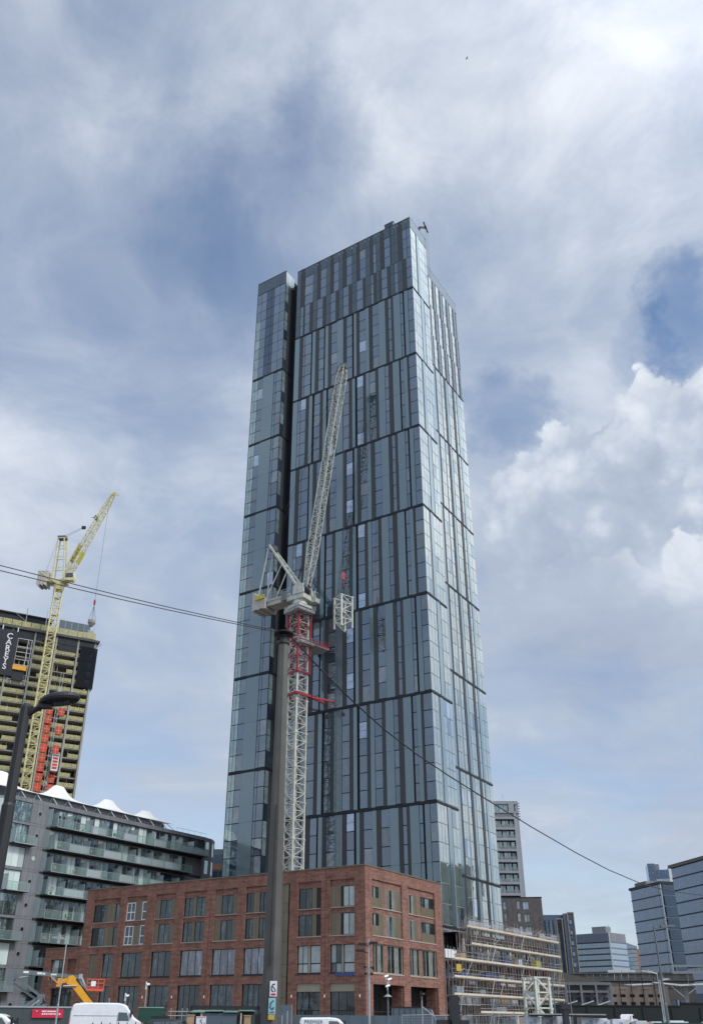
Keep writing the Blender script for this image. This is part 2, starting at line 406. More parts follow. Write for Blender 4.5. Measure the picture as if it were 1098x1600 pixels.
# brick building
brick('red_brick', (.195, .084, .060), (.285, .124, .088), (.25, .19, .16))
brick('grey_brick', (.115, .100, .100), (.150, .130, .128), (.17, .16, .155), .2)
mat('sill_stone', (.36, .29, .25), .8, 0, .12, 2)
mat('bronze_panel', (.200, .165, .112), .45, .35, .08, .8, streak=.12)
mat('frame_dark', (.020, .020, .021), .5, 0, .1, 2, .4)
mat('frame_beige', (.33, .29, .22), .6, 0, .08, 2)
glass('brick_glass', (.022, .030, .032), (.70, .78, .80), .06, .7, .7, .02, .02, .5, 2.4)
glass('store_glass', (.09, .095, .11), (.74, .78, .86), .16, .8, .5, .02, .02, .4, 1.6)
glass('dark_lobby_glass', (.008, .009, .010), (.6, .66, .7), .04, .25, .3, .02, .01)
glass('blind_glass', (.26, .29, .27), (.72, .78, .82), .16, .8, .3)
# apartments
mat('grey_cladding', (.215, .220, .232), .55, .1, .07, .5, .4, streak=.12, piece_var=.06)
mat('cladding_joint', (.06, .06, .064), .7)
mat('balcony_dark', (.030, .032, .034), .7)
mat('aluminium', (.42, .46, .47), .4, .5, .06, 1)
thin_glass('clear_balustrade', (.88, .95, .93), .13, (.46, .56, .54))
thin_glass('grey_balustrade', (.80, .83, .85), .30, (.36, .38, .40))
thin_glass('black_net', (.55, .55, .58), .72, (.030, .033, .040))
thin_glass('white_net', (.95, .95, .95), .26, (.68, .68, .70))
thin_glass('frosted_balustrade', (.8, .88, .86), .58, (.50, .58, .58))
glass('flat_glass', (.15, .20, .20), (.74, .88, .88), .20, .85, .6, .02, .012, .4, 1.0)
mat('curtain', (.56, .64, .61), .8, 0, .10, 1.2, .3, stretch=(3, 3, .2), piece_var=.25)
mat('tent_fabric', (.82, .82, .80), .75, 0, .04, .3, .3, streak=.06)
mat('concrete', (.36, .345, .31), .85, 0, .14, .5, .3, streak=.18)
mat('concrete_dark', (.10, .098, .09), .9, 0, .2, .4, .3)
mat('netting_black', (.040, .043, .050), .8, 0, .25, .5, .3, streak=.2)
mat('net_letters', (.70, .70, .72), .7)
mat('hoist_red', (.52, .055, .030), .6, 0, .12, 1)
mat('mesh_line', (.62, .34, .16), .6)
mat('crane_yellow', (.68, .62, .33), .55, 0, .2, 1.6, .4, streak=.25)
mat('crane_cream', (.58, .59, .52), .55, 0, .2, 1.6, .4, streak=.25)
mat('crane_grey', (.38, .40, .39), .55, .1, .12, 1.2)
mat('crane_red', (.33, .026, .040), .5, 0, .12, 1.2, .5, streak=.1)
mat('counterweight', (.47, .45, .40), .85, 0, .15, 1.2, streak=.2)
mat('hook_red', (.42, .05, .05), .5, 0, .1, 1)
mat('sign_yellow', (.55, .48, .03), .5, 0, .05, 1)
mat('cable_steel', (.05, .05, .055), .5, .5)
mat('black_paint', (.016, .017, .020), .5, 0, .15, 3)
mat('lamp_black', (.012, .012, .013), .45, 0, .2, 8)
mat('pole_paint', (.108, .104, .094), .55, .2, .22, 2, .4, streak=.25)
mat('galvanised', (.40, .41, .41), .45, .6, .12, 3)
mat('scaffold_tube', (.36, .34, .32), .5, .5, .18, 2)
mat('scaffold_board', (.60, .52, .41), .8, 0, .12, 1.2, .3, stretch=(1, 1, 3))
mat('timber', (.42, .28, .16), .8, 0, .15, 2)
mat('white_sheet', (.68, .69, .70), .5, 0, .1, .8)
mat('blue_sheet', (.055, .090, .235), .6, 0, .2, .8)
mat('membrane_blue', (.26, .32, .38), .7, 0, .18, .7)
mat('block_brown', (.105, .058, .045), .9, 0, .25, 1)
mat('white_paint', (.76, .77, .78), .25, 0, .06, 1.6, .6, streak=.05, piece_var=.02)
mat('van_side', (.66, .70, .78), .25, 0, .03, .8, .6, piece_var=.02)
mat('tyre', (.02, .02, .02), .85)
mat('car_black', (.018, .02, .022), .2, 0, .05, 1, .6)
glass('auto_glass', (.015, .02, .022), (.8, .88, .92), .12, .8, .2)
mat('red_plastic', (.45, .02, .02), .35)
mat('lens_clear', (.7, .72, .75), .15)
mat('hoarding_green', (.060, .078, .078), .6, 0, .1, 1)
mat('hoarding_blue', (.085, .115, .140), .55, 0, .12, .8)
mat('banner_red', (.60, .020, .055), .6, 0, .06, 1)
mat('print_white', (.8, .78, .78), .6)
mat('plant_yellow', (.72, .34, .012), .45, 0, .1, 2)
mat('plant_grey', (.135, .155, .165), .5, .1, .12, 2)
mat('basket_red', (.66, .11, .055), .5, 0, .1, 2)
mat('green_steel', (.010, .070, .045), .5, 0, .15, 1, streak=.2)
mat('sheet_green', (.20, .36, .29), .5, 0, .15, 1)
mat('wrap_white', (.52, .54, .58), .3, 0, .2, 1.5, .6)
mat('asphalt', (.052, .052, .054), .9, 0, .25, .4, .3)
mat('gravel', (.20, .19, .175), .95, 0, .3, 1.5, .3)
mat('stone_soot', (.135, .130, .118), .9, 0, .2, .4, .3, streak=.2)
mat('stone_pink', (.36, .27, .21), .85, 0, .12, .6)
mat('roof_brown', (.125, .110, .100), .7, 0, .08, .5)
mat('dark_wall', (.022, .027, .028), .85, 0, .2, .8)
mat('sign_blue', (.30, .55, .62), .5)
mat('sign_ochre', (.50, .36, .06), .5)
mat('render_grey', (.30, .31, .33), .7, 0, .06, .6)
mat('office_blue', (.10, .13, .20), .4)
glass('office_glass', (.060, .085, .140), (.62, .72, .88), .12, .7, .28, .02, .012, .35, .5)
glass('office_dark_glass', (.006, .010, .016), (.30, .42, .55), .12, .6, .2)
glass('office_pale_glass', (.20, .26, .30), (.7, .8, .88), .15, .7, .1)
mat('orange_brick', (.40, .20, .12), .85, 0, .1, .5)
mat('orange_vest', (.75, .16, .02), .7)
mat('hat_white', (.8, .8, .78), .4)
mat('trousers_navy', (.02, .025, .05), .8)
mat('skin', (.45, .28, .20), .6)
mat('bird_grey', (.05, .05, .055), .8)
mat('leaf_green', (.045, .085, .03), .7, 0, .3, 9)
mat('reflect_block', (.16, .20, .18), .6, 0, .1, .3)
# ------------------------------------------------------------------ ground
gb = MB(); gb.poly([(-3500, -3500, -.02), (3500, -3500, -.02), (3500, 3500, -.02), (-3500, 3500, -.02)])
tag(gb.build('ground', MT['gravel']), kind='structure')
gb = MB(); gb.poly([(-60, 24, -.008), (60, 24, -.008), (60, 92, -.008), (-60, 92, -.008)])
tag(gb.build('car_park', MT['asphalt']), kind='structure')
gb = MB(); gb.box(-40, 40, -6, 23, -.02, .12)
tag(gb.build('pavement', MT['concrete_dark']), kind='structure')

# ------------------------------------------------------------------ the glass tower
TW = thing('glass_tower', 'very tall blue-grey glass tower with striped teal and dark cladding, topmost building in view', 'skyscraper', (16.892, 137.970, 0), -33.22)
tb = MB()
tb.box(-30.4, -.10, .10, 7.62, 0, 160.0)
tb.box(-30.4, -3.42, 7.62, 30.4, 0, 160.2)
tb.box(-32.42, -30.4, 1.4, 30.4, 0, 158.4)
tb.box(-40.68, -32.42, -1.80, 30.4, 0, 160.0)
tb.build('core_wall', MT['core_dark'], TW)
panes = Pieces('window_pane', TW, 'window_glazing')
teals = Pieces('cladding_panel', TW, 'cladding_strip')
darks = Pieces('metal_panel', TW, 'metal_strip')
slates = Pieces('slate_panel', TW, 'slate_strip')
bands = Pieces('floor_band', TW)
PAT_A = [(0, 1.72, 'w'), (1.76, 2.10, 'd'), (2.14, 2.90, 't'), (2.93, 3.66, 'w'), (3.94, 5.45, 't'), (5.49, 6.40, 'd'), (6.45, 7.30, 'w'), (7.33, 8.85, 't'), (8.90, 9.55, 'd'),
         (9.58, 11.0, 'w'), (11.04, 11.83, 't'), (11.86, 12.5, 'd'), (12.54, 14.02, 'w'), (14.5, 15.2, 't'), (15.25, 15.95, 'd'), (16.0, 17.5, 'w'), (17.55, 19.1, 't'), (19.13, 19.8, 'd'),
         (19.85, 21.27, 'w'), (21.67, 22.5, 't'), (22.53, 23.25, 'd'), (23.3, 24.8, 'w'), (25.28, 26.1, 't'), (26.13, 26.95, 'd'), (27.0, 28.36, 'w'), (28.4, 29.12, 'w'), (29.15, 30.4, 't')]
PAT_B = [(0, 1.31, 'w'), (1.34, 2.2, 't'), (2.56, 3.2, 'w'), (3.23, 4.83, 't'), (4.86, 5.38, 'd'), (5.42, 6.14, 'w'), (6.17, 6.86, 'd'), (6.89, 8.5, 't'), (8.54, 10.08, 'w'), (10.11, 10.9, 'd'),
         (10.93, 11.72, 't'), (11.75, 13.33, 'w'), (13.36, 14.06, 'd'), (14.09, 14.72, 't'), (15.17, 16.6, 'w'), (16.64, 17.42, 'd'), (17.45, 19.0, 't'), (19.04, 20.55, 'w'), (20.58, 21.3, 'd'),
         (21.33, 22.16, 't'), (22.5, 23.87, 'w'), (23.9, 24.74, 'd'), (24.77, 25.58, 't'), (25.95, 27.65, 'w'), (27.7, 28.2, 'w'), (28.22, 29.1, 'd'), (29.13, 30.4, 't')]
UP_LOW = [(0, 1.36, 'w'), (1.38, 2.36, 'd'), (2.4, 2.95, 's'), (2.97, 3.5, 's'), (3.53, 4.3, 'n'), (4.33, 5.3, 's'), (5.34, 6.08, 'd'), (6.12, 7.56, 'w'), (7.58, 8.1, 'd'), (8.12, 8.85, 's'), (8.88, 9.57, 'd'),
          (9.6, 10.3, 'n'), (10.33, 11.65, 's'), (11.68, 12.32, 'd'), (12.34, 13.96, 'w'), (14.0, 15.15, 's'), (15.2, 16.0, 'd'), (16.04, 17.5, 'w'), (17.54, 18.6, 's'), (18.65, 19.45, 'd'), (19.5, 20.88, 'w'),
          (20.92, 22.1, 's'), (22.15, 22.95, 'd'), (23.0, 24.5, 'w'), (24.54, 25.68, 's'), (25.72, 26.55, 'd'), (26.6, 27.98, 'w'), (28.0, 28.35, 'd'), (28.4, 29.15, 'n'), (29.2, 30.4, 's')]
UP_TOP = [(0, 1.0, 'w'), (1.03, 2.05, 'w'), (2.08, 3.2, 'd'), (3.23, 4.05, 's'), (4.08, 4.88, 's'), (4.9, 5.2, 'd'), (5.22, 6.7, 'w'), (6.73, 7.66, 'd'), (7.7, 8.8, 's'), (8.84, 9.57, 'n'), (9.6, 10.38, 'd'), (10.4, 11.52, 's'),
          (11.55, 13.07, 'w'), (13.1, 13.88, 'd'), (13.92, 15.1, 's'), (15.15, 16.6, 'w'), (16.65, 17.6, 'd'), (17.64, 18.65, 's'), (18.7, 20.1, 'w'), (20.14, 20.98, 'd'), (21.0, 22.1, 's'), (22.14, 23.7, 'w'),
          (23.74, 24.6, 'd'), (24.64, 25.76, 's'), (25.8, 28.12, 'w'), (28.16, 29.3, 'd'), (29.34, 30.4, 's')]
def column(fr, x0, x1, t, z0, z1, key=0, pale=0.0):
    """one strip of the facade between two bands"""
    n = max(1, round((z1 - z0) / 3.0)); h = (z1 - z0) / n
    if t in 'wngp':
        for k in range(n):
            m = 'bright_side_pane' if (t == 'p' and random.random() < .95) else 'blind_pane' if random.random() < .10 else 'window_glass'
            if t == 'g': m = 'lit_green_glass'
            elif random.random() < pale: m = 'pale_glass'
            panes.add(MT[m], fr, x0 + .03, x1 - .03, .02, .07, z0 + k * h + .10, z0 + (k + 1) * h - .04, .34)
    elif t == 't':
        for k in range(0, n, 3):
            teals.add(MT['teal_panel'], fr, x0, x1, -.06, .04, z0 + k * h + (.02 if k else 0), z0 + min(k + 3, n) * h - .015, .05)
    elif t == 's':
        for k in range(n):
            slates.add(MT['slate_panel'], fr, x0, x1, -.03, .04, z0 + k * h + .03, z0 + (k + 1) * h - .03, .05)
    elif t == 'd':
        darks.add(MT['dark_panel'], fr, x0, x1, -.05, .04, z0, z1)
# front face of the front slab
F0 = Fr(0, 0, 0)
BZ = [13.9 + 18 * k for k in range(8)]                      # 13.9 ... 139.9
zones = [(0.3, 13.45)] + [(BZ[i] + .25, BZ[i + 1] - .25) for i in range(7)]
PALE_FLOORS = {(1, 2), (1, 5), (2, 4), (3, 1), (3, 4), (4, 0), (4, 5), (5, 1), (5, 4), (6, 0), (6, 5)}
for i, (z0, z1) in enumerate(zones):
    pat = PAT_A if i % 2 == 0 else PAT_B
    for s0, s1, t in pat:
        x0, x1 = -s1, (-s0 if s0 > 0 else -.11)
        if t == 'w' and i and 12 < s0 < 17:                 # the hoist column: a few panes are still filmed over
            n = 6; h = (z1 - z0) / n
            for k in range(n):
                m = 'pale_glass' if ((i, k) in PALE_FLOORS and s0 < 16) else 'window_glass'
                if m == 'pale_glass':
                    panes.add(MT[m], F0, x0 + .03, x1 - .03, .02, .07, z0 + k * h + .10, z0 + k * h + h * .48, .1)
                    panes.add(MT[m], F0, x0 + .03, x1 - .03, .02, .07, z0 + k * h + h * .5, z0 + (k + 1) * h - .04, .1)
                else: panes.add(MT[m], F0, x0 + .03, x1 - .03, .02, .07, z0 + k * h + .10, z0 + (k + 1) * h - .04, .34)
        else: column(F0, x0, x1, t, z0, z1, pale=.012 if s0 > 3 else 0)
for i, z in enumerate(BZ[1:] if False else BZ): bands.add(MT['band_dark'], F0, -30.4, 0, -.10, .03, z - .21, z + .21)
for pat, z0, z1 in ((UP_LOW, 140.15, 149.0), (UP_TOP, 149.0, 157.9)):
    for s0, s1, t in pat: column(F0, -s1, (-s0 if s0 > 0 else -.11), t, z0, z1)
for s0, s1, t in UP_TOP:                                    # parapet follows the columns below
    w = s1 - s0; n = 2 if w > 1.2 else 1
    for k in range(n):
        (darks if t == 'd' else slates).add(MT['dark_panel' if t == 'd' else 'slate_panel'], F0, -s1 + k * w / n + .01, -s1 + (k + 1) * w / n - .015 - (.1 if s0 == 0 and k == n - 1 else 0), -.03, .04, 157.95, 160.85)
# end of the front slab
FN = Fr(0, 0, 90)
NA = [(.11, 1.08, 'p'), (1.1, 2.2, 'p'), (2.75, 3.95, 't'), (4.0, 5.2, 'p'), (5.22, 6.42, 'p'), (6.44, 7.55, 'p')]
NB = [(.11, 1.18, 'p'), (1.2, 2.32, 'p'), (2.34, 3.42, 'p'), (3.46, 4.66, 't'), (5.16, 6.35, 'p'), (6.38, 7.55, 'p')]
for i, (z0, z1) in enumerate(zones):
    for x0, x1, t in (NA if i % 2 == 0 else NB): column(FN, x0, x1, t, z0, z1, pale=.02)
for z in BZ: bands.add(MT['band_dark'], FN, 0, 7.62, -.07, .03, z - .16, z + .16)
for x0, x1, t in NA: column(FN, x0, x1, t, 140.15, 157.9)
for k in range(6): slates.add(MT['slate_panel'], FN, .1 + k * 1.25, .1 + k * 1.25 + 1.22, -.03, .04, 157.95, 160.85)
# right side of the back slab, set back behind the front one
FB = Fr(-3.3, 0, 90)
BZ2 = [4.9 + 18 * k for k in range(8)]
zb = [(BZ2[i] + .25, BZ2[i + 1] - .25) for i in range(7)]
FAR = [(7.7, 9.2, 'p'), (9.25, 10.3, 't'), (10.8, 12.4, 'p'), (12.45, 13.4, 'd'), (13.45, 15.25, 't'), (15.3, 16.1, 'd'), (16.12, 17.1, 'p'), (17.12, 18.1, 'p'), (18.65, 19.95, 'p'), (20.0, 20.8, 'd'),
       (20.84, 21.62, 't'), (22.1, 23.2, 'p'), (23.22, 24.25, 'p'), (24.3, 25.3, 'd'), (25.35, 26.4, 'p'), (26.42, 27.4, 't'), (27.44, 28.6, 'p'), (28.64, 30.3, 'p')]
for i, (z0, z1) in enumerate(zb):
    sh = .0 if i % 2 == 0 else .28
    for x0, x1, t in FAR: column(FB, x0 + (sh if x0 > 8 else 0), min(x1 + sh, 30.35), t, z0, z1, pale=.03)
for z in BZ2: bands.add(MT['band_dark'], FB, 7.62, 30.4, -.07, .03, z - .16, z + .16)
for j, (z0, z1) in enumerate(((131.15, 139.9), (139.9, 148.9), (148.9, 157.9))):
    sh = (.5, 0, -.5)[j]; x = 7.75 + sh + .5; q = 0
    for t, w in [('p', 1.6), ('d', .8), ('s', .75), ('d', .5)] * 7:
        if x + w > 30.3: break
        column(FB, x, x + w - .04, t, z0, z1); x += w
for k in range(18): slates.add(MT['slate_panel'], FB, 7.75 + k * 1.25, 7.75 + k * 1.25 + 1.21, -.03, .04, 157.95, 160.85)
# left slab, standing a little forward
FL = Fr(0, -1.9, 0)
LEFT = [(32.45, 33.98, 'w'), (34.02, 34.6, 'w'), (34.65, 37.65, 't'), (37.7, 39.1, 'w'), (39.14, 39.9, 'g'), (39.92, 40.68, 'g')]
for i, (z0, z1) in enumerate(zb):
    for s0, s1, t in LEFT: column(FL, -s1, -s0, t, z0, z1, pale=.02)
for z in BZ2: bands.add(MT['band_dark'], FL, -40.7, -32.4, -.10, .03, z - .21, z + .21)
n = 9; h = (157.0 - 131.2) / n
for k in range(n):
    for s0, s1, m in ((32.45, 34.0, 'window_glass'), (34.03, 35.65, 'window_glass'), (35.7, 36.4, 'deep_glass'), (36.43, 37.8, 'deep_glass'), (37.85, 39.4, 'window_glass'), (39.43, 40.68, 'lit_green_glass' if k < 6 else 'window_glass')):
        panes.add(MT[m], FL, -s1 + .02, -s0 - .02, .02, .07, 131.2 + k * h + .08, 131.2 + (k + 1) * h - .03, .2)
for k in range(9): slates.add(MT['slate_panel'], FL, -40.68 + k * .92, -40.68 + k * .92 + .89, -.03, .04, 157.1, 160.75)
# right flank of the left slab and the recess between the slabs
FS = Fr(-32.4, -1.9, 90)
for i, (z0, z1) in enumerate(zb + [(131.2, 157.0)]):
    nn = 6 if i < 7 else 9; hh = (z1 - z0) / nn
    for k in range(nn): panes.add(MT['lit_green_glass' if k % 3 else 'window_glass'], FS, .12, 1.15, .0, .05, z0 + k * hh + .08, z0 + (k + 1) * hh - .04, .2)
    darks.add(MT['dark_panel'], FS, 1.2, 3.2, -.02, .03, z0, z1)
for k in range(3): slates.add(MT['silver_trim'], FS, .05 + k * 1.08, .05 + k * 1.08 + 1.05, -.03, .04, 157.1, 160.75)
FR_ = Fr(0, 1.38, 0)
for i, (z0, z1) in enumerate(zb + [(131.2, 157.0)]):
    nn = 6 if i < 7 else 9; hh = (z1 - z0) / nn
    for k in range(nn): panes.add(MT['deep_glass'], FR_, -31.3, -30.5, .0, .04, z0 + k * hh + .12, z0 + (k + 1) * hh - .1, .2)
piece('joint_backing', MT['joint_grey'], TW, FN, .12, 7.6, .075, .095, .3, 157.9)
piece('joint_backing', MT['joint_grey'], TW, FB, 7.66, 30.35, .075, .095, 5, 157.9)
for p in (panes, teals, darks, slates, bands): p.done()
for x, y, z1 in ((0, 0, 160.9), (-40.7, -1.9, 160.8), (-32.4, -1.9, 160.8)):
    piece('corner_trim', MT['silver_trim'] if x == 0 else MT['core_dark'], TW, F0, x - .09, x - .0, y + .0, y + .09, .3, z1)
cp = MB()
cp.box(-30.4, 0, -.08, .3, 160.87, 161.0); cp.box(-.3, .06, .3, 7.7, 160.87, 161.0); cp.box(-3.6, -3.25, 7.7, 30.4, 160.87, 161.0); cp.box(-40.75, -32.35, -1.98, -1.6, 160.77, 160.9)
cp.build('parapet_coping', MT['slate_panel'], TW)
# things on its roof
RB = thing('plant_housing', 'small grey plant box poking over the top edge of the tower', 'roof box', (16.892 - 5.6 * .8366 + .5 * .548, 137.97 + 5.6 * .548 + .5 * .8366, 160.2), -33.22)
b = MB(); b.box(-1.1, 1.1, 0, 2.2, 0, 2.6); b.box(-1.18, 1.18, -.08, 2.28, 2.6, 2.72); b.build('housing', MT['slate_panel'], RB)
b = MB()
for k in range(4): b.box(-.9, .9, -.03, 0, .5 + k * .5, .7 + k * .5)
b.build('louvre', MT['dark_panel'], RB)
def tw(x, y, z=0):                                          # tower frame -> world
    c, s = math.cos(R(-33.22)), math.sin(R(-33.22)); return (16.892 + x * c - y * s, 137.97 + x * s + y * c, z)
AE = thing('roof_aerial', 'tiny forked aerial on the roof edge near the left slab', 'aerial', tw(-28.9, .6, 160.2), -33.22)
b = MB(); b.tube((0, 0, 0), (0, 0, 1.5), .05); b.build('mast', MT['galvanised'], AE)
b = MB(); b.bar((0, 0, 1.4), (-.9, 0, 2.0), .12); b.bar((0, 0, 1.2), (.5, 0, 1.2), .1); b.build('arm', MT['galvanised'], AE)
DV = thing('roof_davit', 'dark jointed maintenance davit leaning out over the top right corner of the tower', 'roof crane', tw(-.8, 5.0, 160.2), -33.22)
b = MB(); b.box(-.7, .7, -1.9, 1.0, .2, .9); b.box(-.5, .5, -1.1, .4, .9, 1.5); b.build('carriage', MT['black_paint'], DV)
b = MB(); b.bar((0, .3, 1.2), (.4, .8, 3.3), .42); b.bar((.4, .8, 3.3), (1.0, 2.6, 4.5), .34); b.build('jib_arm', MT['black_paint'], DV)
b = MB(); b.bar((.85, 2.0, 5.9), (1.25, 3.2, 3.3), .26); b.bar((1.0, 2.6, 4.5), (1.1, 2.2, 4.3), .5); b.build('cross_head', MT['black_paint'], DV)
b = MB(); b.tube((1.2, 3.15, 3.4), (1.2, 3.15, -11), .022, 4); b.tube((.95, 2.3, 5.0), (1.2, 2.6, -11), .022, 4); b.build('hoist_rope', MT['cable_steel'], DV)
# ------------------------------------------------------------------ the brick building
BK = thing('brick_building', 'four storey red brick corner block with deep window bays in front of the tower', 'building', (4.526, 111.909, 0), -33.87)
HB = 18.4
L0 = Fr(0, 0, 0); R0 = Fr(0, 0, 90)
BAYS = [(1.55, 5.05), (6.40, 9.90), (14.85, 18.3), (19.65, 23.55), (25.15, 29.1), (30.65, 34.4), (36.1, 40.05), (41.4, 46.8)]
STRIP = (11.2, 12.92)
b = MB()
holes = [(-b1, -a1, 10.65, 17.0) for a1, b1 in BAYS] + [(-b1, -a1, 6.55, 9.62) for a1, b1 in BAYS[:-1]] + [(-b1, -a1, .5, 5.45) for a1, b1 in BAYS[:-1]] + [(-STRIP[1], -STRIP[0], .3, 17.0)]
holes += [(-43.8, -41.7, 6.55, 9.62), (-46.5, -44.85, .3, 9.62), (-43.8, -41.7, .5, 5.45)]
wall_sheet(b, L0, -48.5, 0, 0, HB, holes, .32)
RB_BAYS = [(1.6, 8.92), (10.6, 17.9)]
holes = [(a, c, 10.65, 17.0) for a, c in RB_BAYS] + [(a, c, 6.55, 9.75) for a, c in RB_BAYS] + [(a, c, .02, 5.35) for a, c in RB_BAYS]
# ground floor of the right side is a deep portico
h2 = [h for h in holes if h[3] > 6]; h3 = [h for h in holes if h[3] < 6]
wall_sheet(b, R0, 0, 20, 0, HB, h2 + h3, .32)
b.poly([(-48.5, 0, HB), (0, 0, HB), (0, 20, HB), (-48.5, 20, HB)]); b.poly([(-48.5, 20, 0), (-48.5, 0, 0), (-48.5, 0, HB), (-48.5, 20, HB)]); b.poly([(0, 20, 0), (-48.5, 20, 0), (-48.5, 20, HB), (0, 20, HB)])
wl = b.build('wall', MT['red_brick'], BK)
b = MB(); b.box(-48.6, .08, -.08, .5, HB + .003, HB + .14); b.box(-.5, .08, .5, 20.08, HB + .003, HB + .14); b.build('coping', MT['bronze_panel'], BK)
# brick spandrels inside the two upper rows of every bay
def spandrel(x0, x1, y0, z0, z1, fr): b = MB(); b.box(x0, x1, y0, .32, z0, z1, 0, fr); b.build('spandrel', MT['red_brick'], BK)
for a, c in BAYS:
    spandrel(-c, -a, .18, 16.22, 17.0, L0); spandrel(-c, -a, .18, 13.12, 13.72, L0)
for a, c in RB_BAYS:
    m0 = a + 2.85
    for z0, z1 in ((16.22, 17.0), (13.12, 13.72)): spandrel(a, c, .18, z0, z1, R0)
    for z0, z1 in ((10.65, 13.12), (13.72, 16.22)): spandrel(m0, m0 + .75, .18, z0, z1, R0)
    spandrel(m0, m0 + .75, .14, 6.55, 9.75, R0)
def sill(fr, x0, x1, z, m='sill_stone'): piece('sill', MT[m], BK, fr, x0 - .05, x1 + .05, -.06, .3, z - .13, z)
for a, c in BAYS:
    sill(L0, -c, -a, 10.65); piece('sill', MT['sill_stone'], BK, L0, -c + .01, -a - .01, .06, .3, 13.72, 13.82)
    if a < 41: sill(L0, -c, -a, 6.55, 'frame_dark')
for a, c in RB_BAYS:
    sill(R0, a, c, 10.65); piece('sill', MT['sill_stone'], BK, R0, a + .01, c - .01, .06, .3, 13.72, 13.82); sill(R0, a, c, 6.55)
bkw = 0
def window(fr, x0, x1, z0, z1, y, n=1, m='brick_glass', frame='frame_dark', rail=None, fw=.07):
    """frame with its panes as sub-parts"""
    b = MB()
    b.box(x0, x0 + fw, y - .05, y + .07, z0, z1, 0, fr); b.box(x1 - fw, x1, y - .05, y + .07, z0, z1, 0, fr)
    b.box(x0 + fw, x1 - fw, y - .05, y + .07, z0, z0 + fw, 0, fr); b.box(x0 + fw, x1 - fw, y - .05, y + .07, z1 - fw, z1, 0, fr)
    xs = [x0 + fw + (x1 - x0 - 2 * fw) * k / n for k in range(n + 1)]
    for x in xs[1:-1]: b.box(x - fw * .4, x + fw * .4, y - .04, y + .06, z0 + fw, z1 - fw, 0, fr)
    f = b.build('window', MT[frame], BK)
    zr = [z0 + fw, z1 - fw] if rail is None else [z0 + fw, rail, z1 - fw]
    if rail:
        bb = MB(); bb.box(x0 + fw, x1 - fw, y - .03, y + .05, rail - .06, rail + .06, 0, fr); bb.build('transom', MT[frame], f)
    for i in range(n):
        for j in range(len(zr) - 1):
            g = m if not isinstance(m, (list, tuple)) else m[(i + j) % len(m)]
            piece('pane', MT[g], f, fr, xs[i] + .03, xs[i + 1] - .03, y, y + .02, zr[j] + (.06 if j else 0), zr[j + 1] - (.06 if rail and j == 0 else 0), .25)
    return f
# upper rows on the left side: glass and bronze panels, arranged differently bay by bay (fractions from the bay's left)
UPPER = [[('p', 0, .42), ('v', .42, .50), ('g', .50, 1.0)], [('g', 0, .60), ('p', .60, .78), ('v', .78, 1.0)], [('g', 0, .36), ('p', .36, .64), ('g', .64, 1.0)], [('p', 0, .28), ('g', .28, .78), ('p', .78, 1.0)],
         [('g', 0, .42), ('p', .42, .54), ('g', .54, 1.0)], [('p', 0, .22), ('g', .22, .78), ('p', .78, 1.0)], [('o', 0, .42), ('p', .42, .76), ('o', .76, 1.0)], [('g', 0, .50), ('p', .50, .82), ('g', .82, 1.0)]]
for (a, c), lay in zip(BAYS, UPPER):
    for z0, z1 in ((13.82, 16.22), (10.65, 13.12)):
        for t, f0, f1 in lay:
            x0, x1 = -c + (c - a) * f0, -c + (c - a) * f1
            if t == 'p':
                for k in range(2): piece('infill_panel', MT['bronze_panel'], BK, L0, x0 + (x1 - x0) * k / 2 + .012, x0 + (x1 - x0) * (k + 1) / 2 - .012, .16, .22, z0, z1)
            elif t == 'v': piece('vent_panel', MT['frame_dark'], BK, L0, x0, x1, .22, .28, z0, z1)
            elif t == 'g': window(L0, x0, x1, z0, z1, .24, 2 if x1 - x0 > 1.0 else 1, ['brick_glass', 'blind_glass', 'brick_glass'][int(a) % 3] if a < 12 else 'brick_glass')
            else: window(L0, x0, x1, z0, z1, .20, 2 if x1 - x0 > 1 else 1, 'brick_glass', 'white_trim', z0 + 1.1, .10)
for i, (a, c) in enumerate(BAYS[:-1]):
    if i < 2:
        mid = -(a + c) / 2
        window(L0, -c, mid - .14, 6.55, 9.62, .24, 2, 'blind_glass' if i == 1 else ['brick_glass', 'blind_glass'], 'frame_dark', 7.6); piece('mullion_panel', MT['frame_beige'], BK, L0, mid - .14, mid + .14, .16, .28, 6.55, 9.62)
        window(L0, mid + .14, -a, 6.55, 9.62, .24, 1, 'blind_glass', 'frame_dark', 7.6)
        piece('head_panel', MT['frame_beige'], BK, L0, -c, -a, .2, .28, 4.55, 5.45); window(L0, -c, -a, .5, 4.55, .24, 2 if i else 3, 'brick_glass', 'frame_dark', 2.55)
    else:
        window(L0, -c, -a, 6.55, 9.62, .24, 3, 'store_glass' if i < 5 else 'brick_glass'); window(L0, -c, -a, .5, 5.45, .24, 3 if i % 2 else 4, 'brick_glass')
window(L0, -43.8, -41.7, 6.55, 9.62, .24, 2); window(L0, -43.8, -41.7, .5, 5.45, .24, 2)
for k in range(2): piece('tall_panel', MT['bronze_panel'], BK, L0, -46.5 + k * .825, -46.5 + k * .825 + .80, .18, .26, .3, 9.62)
for k in range(2):
    zz = [.3, 2.6, 3.9, 6.3, 7.6, 10.2, 11.4, 13.6, 14.7, 17.0]
    for j in range(9): piece('tall_panel', MT['bronze_panel'], BK, L0, -STRIP[1] + .2 + k * .62, -STRIP[1] + .2 + k * .62 + .60, .16, .24, zz[j] + .015, zz[j + 1] - .015)
pipe = MB(); pipe.tube((-STRIP[1] + .1, .16, .3), (-STRIP[1] + .1, .16, 17), .06); pipe.build('downpipe', MT['block_brown'], BK)
